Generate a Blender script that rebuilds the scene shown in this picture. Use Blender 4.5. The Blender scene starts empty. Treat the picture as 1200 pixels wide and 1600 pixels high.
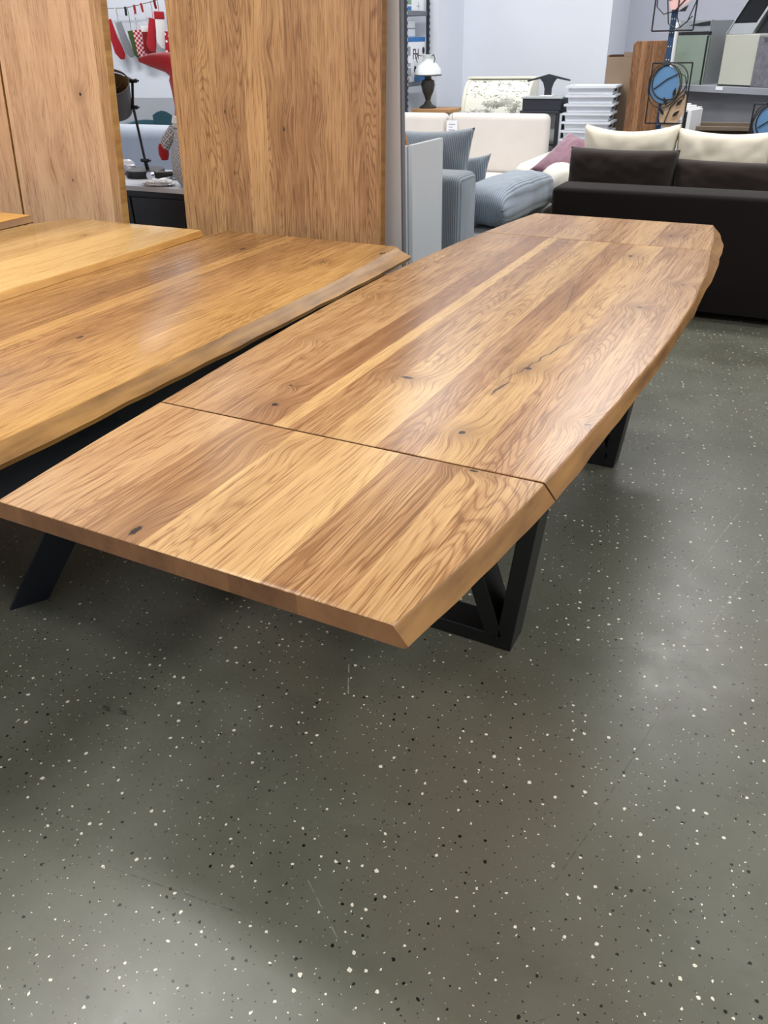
import bpy, bmesh, math, random
from mathutils import Vector, Matrix, noise

random.seed(7)
SC = bpy.context.scene
COL = SC.collection
PI = math.pi

# ------------------------------------------------------------ camera
F_PX, PITCH, ROLL, YAW, EYE = 1220.0, .5442, .02726, -.4934, 1.47
fwd = Vector((math.sin(YAW)*math.cos(PITCH), math.cos(YAW)*math.cos(PITCH), -math.sin(PITCH)))
rt0 = Vector((math.cos(YAW), -math.sin(YAW), 0)); dn0 = fwd.cross(rt0)
rt = math.cos(ROLL)*rt0 + math.sin(ROLL)*dn0
dn = -math.sin(ROLL)*rt0 + math.cos(ROLL)*dn0
cam = bpy.data.cameras.new('camera'); camo = bpy.data.objects.new('camera', cam); COL.objects.link(camo)
m3 = Matrix((rt, -dn, -fwd)).transposed()
camo.matrix_world = Matrix.Translation((0, 0, EYE)) @ m3.to_4x4()
cam.sensor_fit = 'VERTICAL'; cam.sensor_height = 36; cam.lens = 36*F_PX/1600; cam.clip_start = .02
SC.camera = camo
# ------------------------------------------------------------ light
SC.view_settings.view_transform = 'Standard'; SC.view_settings.look = 'None'
SC.view_settings.gamma = 1; SC.view_settings.use_curve_mapping = False
SC.view_settings.exposure = 0.03
w = bpy.data.worlds.new('world'); SC.world = w; w.use_nodes = True
w.node_tree.nodes['Background'].inputs[0].default_value = (.85, .92, 1, 1)
w.node_tree.nodes['Background'].inputs[1].default_value = .3
CEIL = 3.3
def area(x, y, sx, sy, p, c=(1, .98, .95)):
    l = bpy.data.lights.new('ceiling_lamp', 'AREA'); l.shape = 'RECTANGLE'; l.size = sx; l.size_y = sy
    l.energy = p; l.color = c
    o = bpy.data.objects.new('ceiling_lamp', l); o.location = (x, y, CEIL-.04); COL.objects.link(o)
for (x, y, p) in ((-.35, 5.6, 60), (-2.1, 1.2, 60), (-2.6, 5.4, 42), (-.6, 7.4, 32), (-3.1, 6.9, 22), (-5.2, 2.2, 52), (-5.4, 5.2, 50), (-7.4, 6.4, 50),
                  (1.9, 1.4, 78), (1.9, 4.6, 50), (-.3, -1.6, 52), (-3.6, -1.4, 74)):
    area(x, y, 1.2, .3, p)

# ------------------------------------------------------------ helpers
def tag(o, label=None, cat=None, group=None, kind=None):
    if label: o['label'] = label
    if cat: o['category'] = cat
    if group: o['group'] = group
    if kind: o['kind'] = kind
    return o
def empty(name, loc, label, cat, rz=0, group=None):
    o = bpy.data.objects.new(name, None); COL.objects.link(o); o.location = loc; o.rotation_euler = (0, 0, rz)
    o.empty_display_size = .1
    return tag(o, label, cat, group)
def link(name, bm, mats, parent=None, loc=(0, 0, 0), rot=(0, 0, 0), smooth=False):
    bmesh.ops.recalc_face_normals(bm, faces=bm.faces)
    me = bpy.data.meshes.new(name); bm.to_mesh(me); bm.free()
    if not isinstance(mats, (list, tuple)): mats = [mats]
    for m in mats: me.materials.append(m)
    if smooth:
        for p in me.polygons: p.use_smooth = True
        if smooth != 'all':
            try: me.set_sharp_from_angle(angle=math.radians(38))
            except Exception: pass
    o = bpy.data.objects.new(name, me); COL.objects.link(o)
    o.location = loc; o.rotation_euler = rot
    if parent: o.parent = parent
    return o
def dup(o, parent=None):
    c = o.copy(); COL.objects.link(c); c.parent = parent
    for ch in [k for k in COL.objects if k.parent == o]: dup(ch, c)
    return c
def box(bm, x0, x1, y0, y1, z0, z1, b=0, M=None, mi=0, seg=2):
    g = bmesh.ops.create_cube(bm, size=1)
    vs = g['verts']
    for v in vs: v.co = Vector(((x0+x1)/2+v.co.x*(x1-x0), (y0+y1)/2+v.co.y*(y1-y0), (z0+z1)/2+v.co.z*(z1-z0)))
    fs = set(f for v in vs for f in v.link_faces)
    if b:
        r = bmesh.ops.bevel(bm, geom=list(set(e for v in vs for e in v.link_edges)), offset=b, segments=seg, affect='EDGES', profile=.5)
        vs = list(set(r['verts']) | set(v for v in vs if v.is_valid)); fs = set(f for v in vs for f in v.link_faces)
    for f in fs: f.material_index = mi
    if M is not None: bmesh.ops.transform(bm, matrix=M, verts=vs)
    return vs
def prism(bm, pts, depth, axis='Y', off=0, mi=0, M=None, b=0):
    """extrude 2D polygon (a,b): axis Y -> (a, off..off+depth, b); Z -> (a,b,off..); X -> (off..,a,b)"""
    def P(a, c, d):
        return {'Y': (a, d, c), 'Z': (a, c, d), 'X': (d, a, c)}[axis]
    v0 = [bm.verts.new(P(a, c, off)) for a, c in pts]; v1 = [bm.verts.new(P(a, c, off+depth)) for a, c in pts]
    n = len(pts); fs = [bm.faces.new(v0), bm.faces.new(v1)]
    for i in range(n): fs.append(bm.faces.new((v0[i], v0[(i+1) % n], v1[(i+1) % n], v1[i])))
    vs = v0+v1
    if b:
        bmesh.ops.recalc_face_normals(bm, faces=fs)
        r = bmesh.ops.bevel(bm, geom=list(fs[0].edges)+list(fs[1].edges), offset=b, segments=2, affect='EDGES', profile=.5)
        vs = list(set(r['verts']) | set(v for v in vs if v.is_valid))
    for v in vs:
        for f in v.link_faces: f.material_index = mi
    if M is not None: bmesh.ops.transform(bm, matrix=M, verts=vs)
    return vs
def tube(bm, pts, r, seg=10, closed=False, mi=0):
    pts = [Vector(p) for p in pts]; n = len(pts)
    rr = r if isinstance(r, (list, tuple)) else [r]*n
    rings = []; up = None
    for i, p in enumerate(pts):
        if closed: t = pts[(i+1) % n]-pts[i-1]
        else: t = pts[min(i+1, n-1)]-pts[max(i-1, 0)]
        t.normalize()
        if up is None:
            up = Vector((0, 0, 1)) if abs(t.z) < .9 else Vector((1, 0, 0))
        a = t.cross(up)
        if a.length < 1e-4: a = t.cross(Vector((.3, 1, .2)))
        a.normalize(); b = a.cross(t).normalized(); up = b
        rings.append([bm.verts.new(p+(a*math.cos(k*2*PI/seg)+b*math.sin(k*2*PI/seg))*rr[i]) for k in range(seg)])
    m = n if closed else n-1
    for i in range(m):
        A, B = rings[i], rings[(i+1) % n]
        for k in range(seg):
            f = bm.faces.new((A[k], A[(k+1) % seg], B[(k+1) % seg], B[k])); f.material_index = mi
    if not closed:
        for q in (rings[0], rings[-1]):
            f = bm.faces.new(q); f.material_index = mi
def lathe(bm, prof, seg=32, c=(0, 0, 0), mi=0, M=None):
    rings = []; vs = []
    for r, z in prof:
        if r < 1e-5: ring = [bm.verts.new((c[0], c[1], c[2]+z))]
        else: ring = [bm.verts.new((c[0]+r*math.cos(k*2*PI/seg), c[1]+r*math.sin(k*2*PI/seg), c[2]+z)) for k in range(seg)]
        rings.append(ring); vs += ring
    for A, B in zip(rings, rings[1:]):
        for k in range(seg):
            a0, a1 = A[k % len(A)], A[(k+1) % len(A)]; b0, b1 = B[k % len(B)], B[(k+1) % len(B)]
            q = list(dict.fromkeys((a0, a1, b1, b0)))
            if len(q) > 2:
                f = bm.faces.new(q); f.material_index = mi
    for q in (rings[0], rings[-1]):
        if len(q) > 2:
            f = bm.faces.new(q); f.material_index = mi
    if M is not None: bmesh.ops.transform(bm, matrix=M, verts=vs)
def cushion_bm(W, Hh, T, pinch=.12, seed=0, wr=.01, nx=36, ny=28, sag=0, square=0.0):
    """pillow standing in the XZ plane, bottom edge at z=0, centred on x and y"""
    bm = bmesh.new(); G = {}
    for s in (1, -1):
        for i in range(nx+1):
            for j in range(ny+1):
                u = -1+2*i/nx; v = -1+2*j/ny
                edge = i in (0, nx) or j in (0, ny)
                if edge and s == -1: G[(s, i, j)] = G[(1, i, j)]; continue
                ex = max(0, 1-abs(u)**(2.2+square*6)); ey = max(0, 1-abs(v)**(2.2+square*6))
                t = (ex*ey)**(.5-square*.15)
                px = u*W/2*(1-pinch*(1-v*v)*abs(u)**3)
                pz = v*Hh/2*(1-pinch*(1-u*u)*abs(v)**3) - sag*(1-u*u)*(v+1)/2
                n = noise.noise(Vector((u*2.3+seed, v*2.3, s*3+seed)))*.6+noise.noise(Vector((u*7+seed, v*5, s*3)))*.3
                # gathers running in from the corners and short edges
                rad = noise.noise(Vector((math.atan2(v, u)*5+seed*3, 0, seed)))*max(0, u*u+v*v-.5)
                py = s*(t*T/2)+wr*n*min(1, t*1.6)*s+wr*1.3*rad*t*s
                G[(s, i, j)] = bm.verts.new((px, py, pz+Hh/2))
    for s in (1, -1):
        for i in range(nx):
            for j in range(ny):
                q = [G[(s, i, j)], G[(s, i+1, j)], G[(s, i+1, j+1)], G[(s, i, j+1)]]
                bm.faces.new(q if s == 1 else q[::-1])
    return bm
def text_mesh(name, body, size, mat, parent, M, depth=.0006):
    cu = bpy.data.curves.new(name, 'FONT'); cu.body = body; cu.size = size; cu.extrude = depth
    cu.align_x = 'CENTER'; cu.align_y = 'CENTER'
    to = bpy.data.objects.new(name, cu); COL.objects.link(to)
    dg = bpy.context.evaluated_depsgraph_get(); me = bpy.data.meshes.new_from_object(to.evaluated_get(dg))
    bpy.data.objects.remove(to)
    me.transform(M); me.materials.clear(); me.materials.append(mat)
    o = bpy.data.objects.new(name, me); COL.objects.link(o); o.parent = parent
    return o

# ------------------------------------------------------------ node helper
def lin(c):
    return tuple((x/255/12.92 if x/255 <= .04045 else ((x/255+.055)/1.055)**2.4) for x in c)+(1,)
class NT:
    def __init__(s, name):
        s.m = bpy.data.materials.new(name); s.m.use_nodes = True; s.t = s.m.node_tree
        s.b = s.t.nodes['Principled BSDF']
    def n(s, ty, **kw):
        o = s.t.nodes.new(ty)
        for k, v in kw.items(): setattr(o, k, v)
        return o
    def put(s, sock, v):
        if hasattr(v, 'links') or isinstance(v, bpy.types.NodeSocket): s.t.links.new(v, sock)
        else: sock.default_value = v
    def ma(s, op, a, b=0.0, c=None, clamp=False):
        o = s.n('ShaderNodeMath', operation=op, use_clamp=clamp); s.put(o.inputs[0], a); s.put(o.inputs[1], b)
        if c is not None: s.put(o.inputs[2], c)
        return o.outputs[0]
    def vec(s, x, y, z=0.0):
        o = s.n('ShaderNodeCombineXYZ'); s.put(o.inputs[0], x); s.put(o.inputs[1], y); s.put(o.inputs[2], z); return o.outputs[0]
    def sep(s, v):
        o = s.n('ShaderNodeSeparateXYZ'); s.put(o.inputs[0], v); return o.outputs
    def noise(s, v, scale=1, detail=2, rough=.5, dim='3D'):
        o = s.n('ShaderNodeTexNoise', noise_dimensions=dim); s.put(o.inputs['Vector'], v); o.inputs['Scale'].default_value = scale
        o.inputs['Detail'].default_value = detail; o.inputs['Roughness'].default_value = rough; return o.outputs[0]
    def mix(s, f, a, b, blend='MIX'):
        o = s.n('ShaderNodeMix', data_type='RGBA', blend_type=blend); s.put(o.inputs[0], f); s.put(o.inputs[6], a); s.put(o.inputs[7], b); return o.outputs[2]
    def ramp(s, f, stops, interp='LINEAR'):
        o = s.n('ShaderNodeValToRGB'); s.put(o.inputs[0], f); r = o.color_ramp; r.interpolation = interp
        while len(r.elements) > 1: r.elements.remove(r.elements[-1])
        r.elements[0].position = stops[0][0]; r.elements[0].color = stops[0][1]
        for p, c in stops[1:]:
            e = r.elements.new(p); e.color = c
        return o.outputs[0]
    def sstep(s, v, a, b):
        o = s.n('ShaderNodeMapRange', interpolation_type='SMOOTHSTEP'); s.put(o.inputs[0], v)
        o.inputs[1].default_value = a; o.inputs[2].default_value = b; return o.outputs[0]
    def bump(s, h, strength=.2, dist=.002):
        o = s.n('ShaderNodeBump'); o.inputs['Strength'].default_value = strength; o.inputs['Distance'].default_value = dist
        s.put(o.inputs['Height'], h); s.t.links.new(o.outputs[0], s.b.inputs['Normal'])
    def obj(s): return s.n('ShaderNodeTexCoord').outputs['Object']
    def set(s, **kw):
        for k, v in kw.items():
            s.put(s.b.inputs[k.replace('_', ' ')], v)
        return s.m
def plain(name, c, rough=.5, metal=0, var=.06, scale=6, bump=0, bscale=200, spec=.5, trans=0, sheen=0):
    t = NT(name); P = t.obj(); n = t.noise(P, scale, 4)
    c = lin(c); d = tuple(x*(1-var*2) for x in c[:3])+(1,); l = tuple(min(1, x*(1+var)) for x in c[:3])+(1,)
    col = t.mix(n, d, l)
    t.set(Base_Color=col, Roughness=rough, Metallic=metal, Specular_IOR_Level=spec)
    if trans: t.b.inputs['Transmission Weight'].default_value = trans
    if sheen: t.b.inputs['Sheen Weight'].default_value = sheen
    if bump: t.bump(t.noise(P, bscale, 3), bump, .002)
    return t.m
def corduroy(name, c, axis=0, pitch=.011):
    t = NT(name); P = t.obj(); x = t.sep(P)[axis]
    x = t.ma('ADD', x, t.ma('MULTIPLY', t.noise(P, 5, 2), .004))
    wv = t.ma('ABSOLUTE', t.ma('SINE', t.ma('MULTIPLY', x, PI/pitch)))
    n = t.noise(P, 9, 4)
    f = t.ma('ADD', t.ma('MULTIPLY', wv, .6), t.ma('MULTIPLY', n, .4))
    c = lin(c); col = t.mix(f, tuple(v*.30 for v in c[:3])+(1,), tuple(min(1, v*1.3) for v in c[:3])+(1,))
    t.set(Base_Color=col, Roughness=.85); t.b.inputs['Sheen Weight'].default_value = .4
    t.bump(wv, .7, .004); return t.m

def wood(name, seams, dark, light, lo=-1.0, hi=1.0, along='Y', knots=(), cracks=(), fig=1.0, rough=.31, tint=1.0, seed=0.0, red=(150, 98, 62), contrast=1.0):
    """seams: list of (x position where plank starts, tone 0..1, hue 0..1)"""
    t = NT(name); P = t.obj(); X, Y, Z = t.sep(P)
    if along == 'Y': ax, ay, az = X, Y, Z
    elif along == 'Z': ax, ay, az = X, Z, Y
    wob = t.ma('MULTIPLY', t.ma('SUBTRACT', t.noise(t.vec(0.0, t.ma('MULTIPLY', ay, .8), seed), 1, 1), .5), .004)
    axw = t.ma('ADD', ax, wob)
    stops = []; rnd = random.Random(int(seed*10)+3)
    for x, tone, hue in seams:
        stops.append((max(0, min(1, (x-lo)/(hi-lo))), (tone, hue, rnd.random(), 1)))
    idx = t.ramp(t.ma('DIVIDE', t.ma('SUBTRACT', axw, lo), hi-lo), stops, 'CONSTANT')
    so = t.n('ShaderNodeSeparateColor'); t.put(so.inputs[0], idx); tone, hue, off = so.outputs[0], so.outputs[1], so.outputs[2]
    gx = ax; kmask = None; kring = None
    for (kx, ky, sx, sy, d) in knots:
        dx = t.ma('DIVIDE', t.ma('SUBTRACT', ax, kx), sx); dy = t.ma('DIVIDE', t.ma('SUBTRACT', ay, ky), sy)
        d2 = t.ma('ADD', t.ma('MULTIPLY', dx, dx), t.ma('MULTIPLY', dy, dy))
        wide = t.ma('EXPONENT', t.ma('MULTIPLY', d2, -.055))
        gx = t.ma('ADD', gx, t.ma('MULTIPLY', wide, .03))
        core = t.ma('MULTIPLY', t.ma('EXPONENT', t.ma('MULTIPLY', d2, -1.0)), d)
        kmask = core if kmask is None else t.ma('MAXIMUM', kmask, core)
        wr = t.ma('MULTIPLY', wide, d*.55)
        kring = wr if kring is None else t.ma('MAXIMUM', kring, wr)
    offz = t.ma('ADD', t.ma('MULTIPLY', off, 37.0), seed)
    n1 = t.noise(t.vec(t.ma('MULTIPLY', gx, 9.0), t.ma('MULTIPLY', ay, .95), t.ma('ADD', offz, t.ma('MULTIPLY', az, 2.0))), 1, 1.6, .45)
    ring = t.ma('SINE', t.ma('MULTIPLY', n1, 230.0))
    ring = t.ma('POWER', t.ma('MULTIPLY', t.ma('ADD', ring, 1.0), .5), 4.0)
    figm = t.sstep(t.noise(t.vec(t.ma('MULTIPLY', gx, 5.0), t.ma('MULTIPLY', ay, .9), t.ma('ADD', offz, 5.0)), 1, 1), .36, .62)
    n2 = t.noise(t.vec(t.ma('MULTIPLY', gx, 75.0), t.ma('MULTIPLY', ay, 2.4), t.ma('ADD', offz, t.ma('MULTIPLY', az, 60.0))), 1, 3, .6)
    n3 = t.noise(t.vec(t.ma('MULTIPLY', gx, 330.0), t.ma('MULTIPLY', ay, 7.0), offz), 1, 2, .6)
    n4 = t.noise(t.vec(t.ma('MULTIPLY', gx, 6.0), t.ma('MULTIPLY', ay, 2.0), t.ma('ADD', offz, 9.0)), 1, 3, .5)
    f = t.ma('ADD', t.ma('MULTIPLY', tone, .72), .15)
    f = t.ma('ADD', f, t.ma('MULTIPLY', t.ma('SUBTRACT', n2, .5), .62*contrast))
    f = t.ma('ADD', f, t.ma('MULTIPLY', t.ma('SUBTRACT', n4, .5), .55*contrast))
    f = t.ma('SUBTRACT', f, t.ma('MULTIPLY', t.ma('MULTIPLY', ring, figm), .23*fig*contrast))
    f = t.ma('SUBTRACT', f, t.ma('MULTIPLY', t.sstep(n3, .52, .61), .33*contrast), clamp=True)
    D, L = lin(dark), lin(light)
    mid = tuple((D[i]*.45+L[i]*.55) for i in range(3))+(1,)
    col = t.ramp(f, [(0, tuple(v*.72 for v in D[:3])+(1,)), (.22, D), (.55, mid), (1, L)])
    yel = t.mix(1.0, col, (1.04, 1.0, .86, 1), 'MULTIPLY'); pin = t.mix(1.0, col, (1.0, .93, .95, 1), 'MULTIPLY')
    col = t.mix(hue, pin, yel)
    if kmask is not None:
        col = t.mix(t.ma('MULTIPLY', kring, t.ma('ADD', .35, n2)), col, lin((112, 74, 46)))
        kn = t.noise(P, 160, 2)
        col = t.mix(t.sstep(t.ma('MULTIPLY', kmask, t.ma('ADD', kn, .5)), .52, .74), col, lin((34, 24, 20)))
    for (x0, y0, x1, y1, wd) in cracks:
        L_ = math.hypot(x1-x0, y1-y0); ca, sa = (x1-x0)/L_, (y1-y0)/L_
        dx = t.ma('SUBTRACT', ax, (x0+x1)/2); dy = t.ma('SUBTRACT', ay, (y0+y1)/2)
        jit = t.ma('MULTIPLY', t.ma('SUBTRACT', t.noise(t.vec(t.ma('MULTIPLY', ay, 26.0), ax, 3.3), 1, 2), .5), .022)
        a = t.ma('ABSOLUTE', t.ma('ADD', t.ma('MULTIPLY', dx, ca), t.ma('MULTIPLY', dy, sa)))
        b = t.ma('ABSOLUTE', t.ma('ADD', jit, t.ma('SUBTRACT', t.ma('MULTIPLY', dy, ca), t.ma('MULTIPLY', dx, sa))))
        wv = t.ma('MULTIPLY', t.ma('SUBTRACT', 1.0, t.ma('POWER', t.ma('MINIMUM', t.ma('DIVIDE', a, L_/2), 1.0), 2.0)), wd)
        mk = t.ma('LESS_THAN', b, wv)
        col = t.mix(t.ma('MULTIPLY', mk, .85), col, lin((44, 30, 24)))
        halo = t.ma('MULTIPLY', t.ma('EXPONENT', t.ma('MULTIPLY', t.ma('POWER', t.ma('DIVIDE', b, .022), 2.0), -1.0)), t.ma('LESS_THAN', a, L_/2))
        col = t.mix(t.ma('MULTIPLY', halo, .28), col, lin((120, 86, 66)))
    if tint != 1: col = t.mix(1.0, col, (tint, tint, tint, 1), 'MULTIPLY')
    r = t.ma('ADD', rough, t.ma('MULTIPLY', t.ma('SUBTRACT', n2, .5), .14))
    t.set(Base_Color=col, Roughness=r, Specular_IOR_Level=.42)
    t.bump(t.ma('ADD', n3, t.ma('MULTIPLY', n2, .6)), .14, .0012)
    return t.m
def endgrain(name, dark, light):
    t = NT(name); P = t.obj(); X, Y, Z = t.sep(P)
    n = t.noise(t.vec(t.ma('MULTIPLY', X, 14.0), Y, t.ma('MULTIPLY', Z, 5.0)), 1, 3)
    blocks = t.n('ShaderNodeTexVoronoi', voronoi_dimensions='1D'); t.put(blocks.inputs['W'], X); blocks.inputs['Scale'].default_value = 9
    so = t.n('ShaderNodeSeparateColor'); t.put(so.inputs[0], blocks.outputs['Color'])
    n2 = t.noise(t.vec(t.ma('MULTIPLY', X, 60.0), Y, t.ma('MULTIPLY', Z, 40.0)), 1, 3)
    f = t.ma('ADD', t.ma('MULTIPLY', so.outputs[0], .35), t.ma('ADD', t.ma('MULTIPLY', n, .5), t.ma('MULTIPLY', n2, .35)))
    t.set(Base_Color=t.ramp(t.ma('SUBTRACT', f, .1), [(.15, lin(dark)), (.85, lin(light))]), Roughness=.5)
    t.bump(n2, .2, .001); return t.m
def liveedge(name, dark, light):
    t = NT(name); P = t.obj(); X, Y, Z = t.sep(P)
    n = t.noise(t.vec(t.ma('MULTIPLY', Z, 34.0), t.ma('MULTIPLY', Y, 3.0), t.ma('MULTIPLY', X, 34.0)), 1, 4)
    n2 = t.noise(t.vec(t.ma('MULTIPLY', X, 8.0), t.ma('MULTIPLY', Y, 7.0), t.ma('MULTIPLY', Z, 12.0)), 1, 3)
    f = t.ma('ADD', t.ma('MULTIPLY', n, .65), t.ma('MULTIPLY', n2, .4))
    t.set(Base_Color=t.ramp(f, [(.3, lin(dark)), (.75, lin(light))]), Roughness=.42)
    t.bump(n, .2, .002); return t.m

# ------------------------------------------------------------ floor and room shell
def floor_mat():
    t = NT('speckled_floor'); P = t.obj(); X, Y, Z = t.sep(P)
    base = t.noise(P, 1.3, 5, .55); b2 = t.noise(P, 5.5, 4, .6); b3 = t.noise(P, 60, 3)
    f = t.ma('ADD', t.ma('MULTIPLY', base, .6), t.ma('ADD', t.ma('MULTIPLY', b2, .35), t.ma('MULTIPLY', b3, .05)))
    col = t.ramp(f, [(.3, lin((82, 81, 71))), (.5, lin((97, 98, 87))), (.7, lin((109, 111, 102)))])
    warm = t.sstep(t.noise(t.vec(X, Y, 4.0), .9, 3), .5, .7)
    col = t.mix(t.ma('MULTIPLY', warm, .5), col, lin((101, 93, 78)))
    # scuffed, smeary patches
    sm = t.sstep(t.noise(t.vec(t.ma('MULTIPLY', X, 2.2), t.ma('MULTIPLY', Y, 9.0), 2.0), 1, 5, .65), .56, .75)
    col = t.mix(t.ma('MULTIPLY', sm, .22), col, lin((70, 66, 57)))
    wp = t.n('ShaderNodeVectorMath', operation='ADD'); t.put(wp.inputs[0], P)
    nn = t.n('ShaderNodeTexNoise'); t.put(nn.inputs['Vector'], P); nn.inputs['Scale'].default_value = 170; nn.inputs['Detail'].default_value = 1
    sc = t.n('ShaderNodeVectorMath', operation='SCALE'); t.put(sc.inputs[0], nn.outputs[1]); sc.inputs[3].default_value = .0065
    t.put(wp.inputs[1], sc.outputs[0])
    def chips(scale, seed, frac, rmin, rmax, color, col, alpha=1):
        mp = t.n('ShaderNodeMapping'); t.put(mp.inputs[0], wp.outputs[0]); mp.inputs['Location'].default_value = (seed, seed*1.7, 0); mp.inputs['Rotation'].default_value = (0, 0, seed)
        v = t.n('ShaderNodeTexVoronoi', voronoi_dimensions='2D'); t.put(v.inputs['Vector'], mp.outputs[0]); v.inputs['Scale'].default_value = scale
        s = t.n('ShaderNodeSeparateColor'); t.put(s.inputs[0], v.outputs['Color'])
        rad = t.ma('ADD', rmin, t.ma('MULTIPLY', t.ma('POWER', s.outputs[1], 3.0), rmax-rmin))
        on = t.ma('MULTIPLY', t.ma('LESS_THAN', v.outputs['Distance'], rad), t.ma('LESS_THAN', s.outputs[0], frac))
        if alpha < 1: on = t.ma('MULTIPLY', on, t.ma('MULTIPLY', s.outputs[2], alpha))
        return t.mix(on, col, color)
    col = chips(60, 5.1, .35, .04, .09, lin((150, 150, 138)), col, .8)
    col = chips(34, 1.3, .46, .05, .13, lin((14, 16, 15)), col)
    col = chips(45, 8.3, .30, .04, .08, lin((30, 32, 30)), col)
    col = chips(34, 2.9, .30, .05, .15, lin((226, 222, 206)), col)
    col = chips(55, 7.7, .16, .045, .085, lin((214, 212, 200)), col)
    def scratch(x0, y0, x1, y1, wd, c, al, col):
        L_ = math.hypot(x1-x0, y1-y0); ca, sa = (x1-x0)/L_, (y1-y0)/L_
        dx = t.ma('SUBTRACT', X, (x0+x1)/2); dy = t.ma('SUBTRACT', Y, (y0+y1)/2)
        a = t.ma('ABSOLUTE', t.ma('ADD', t.ma('MULTIPLY', dx, ca), t.ma('MULTIPLY', dy, sa)))
        b = t.ma('ABSOLUTE', t.ma('SUBTRACT', t.ma('MULTIPLY', dy, ca), t.ma('MULTIPLY', dx, sa)))
        k = t.ma('MULTIPLY', t.ma('LESS_THAN', b, wd), t.ma('LESS_THAN', a, L_/2))
        br = t.sstep(t.noise(P, 45, 3), .4, .6)
        return t.mix(t.ma('MULTIPLY', t.ma('MULTIPLY', k, br), al), col, c)
    dk, lt = lin((52, 50, 44)), lin((176, 172, 156))
    for a in ((-.865, 1.38, -.81, 1.28, .0016, lt, .8), (-.134, 1.19, -.06, 1.61, .0018, dk, .4), (-.17, 1.0, -.125, 1.2, .0016, dk, .45),
              (-1.36, .955, -1.27, .972, .008, dk, .8), (-.25, 1.75, .1, 1.95, .0018, dk, .5), (-.62, .78, -.5, .70, .0014, lt, .4),
              (-1.0, .62, -.7, .66, .0014, dk, .5), (-.3, .55, -.1, .75, .0015, dk, .5), (.0, 2.0, .25, 3.1, .003, lt, .25), (-.1, 2.2, .0, 2.7, .0025, lt, .25)):
        col = scratch(*a, col)
    rn = t.noise(P, 7, 5, .65)
    t.set(Base_Color=col, Roughness=t.ma('ADD', .24, t.ma('MULTIPLY', rn, .22)), Specular_IOR_Level=.5)
    t.bump(t.noise(P, 30, 3), .05, .002)
    return t.m
M_floor = floor_mat()
M_wall = plain('white_wall_paint', (226, 232, 243), .7, var=.02, scale=2)
M_wallgrey = plain('grey_wall_paint', (188, 192, 206), .7, var=.03, scale=2)
M_ceil = plain('white_ceiling', (238, 240, 244), .8, var=.01)
M_black = plain('black_powder_coat', (19, 20, 22), .42, var=.1)
M_navy = plain('dark_steel_plate', (28, 34, 42), .42, var=.08)
M_edgegrey = plain('grey_wall_trim', (120, 122, 128), .5)

def struct(name, mat, *boxes, b=0):
    bm = bmesh.new()
    for q in boxes: box(bm, *q, b=b)
    return tag(link(name, bm, mat), kind='structure')
XL, XR, YF, YB = -9.4, 4.2, -3.6, 9.2
struct('floor', M_floor, (XL, XR, YF, YB, -.08, 0))
struct('ceiling', M_ceil, (XL, XR, YF, YB, CEIL, CEIL+.08))
struct('wall_back', M_wallgrey, (XL, XR, YB, YB+.1, 0, CEIL))
struct('wall_left', M_wall, (XL-.1, XL, YF, YB, 0, CEIL))
struct('wall_right', M_wall, (XR, XR+.1, YF, YB, 0, CEIL))
struct('wall_front', M_wall, (XL, XR, YF-.1, YF, 0, CEIL))
struct('wall_column', M_wall, (-3.52, -2.06, 8.5, YB, 0, CEIL), (-4.5, -3.52, 7.86, YB, 0, CEIL))
struct('wall_rear_left', M_wall, (XL, -5.2, 8.2, YB, 0, CEIL))
struct('wall_partition', plain('bright_white_board', (248, 248, 250), .6, var=.01), (-2.45, -1.574, 3.16, 3.182, 0, CEIL))
struct('trim_1', M_edgegrey, (-1.5735, -1.566, 3.158, 3.184, 0, CEIL))
struct('wall_partition_left', M_wall, (-5.6, -3.75, 3.24, 3.34, 0, CEIL))

# ------------------------------------------------------------ main dining table (oak, two leaves)
DK, LT = (146, 106, 68), (214, 180, 132)
E_dark, E_light = (122, 80, 50), (186, 136, 88)
M_end = endgrain('oak_end_grain', (96, 64, 42), (160, 114, 74))
M_live = liveedge('oak_live_edge', (98, 64, 28), (172, 126, 68))

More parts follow.
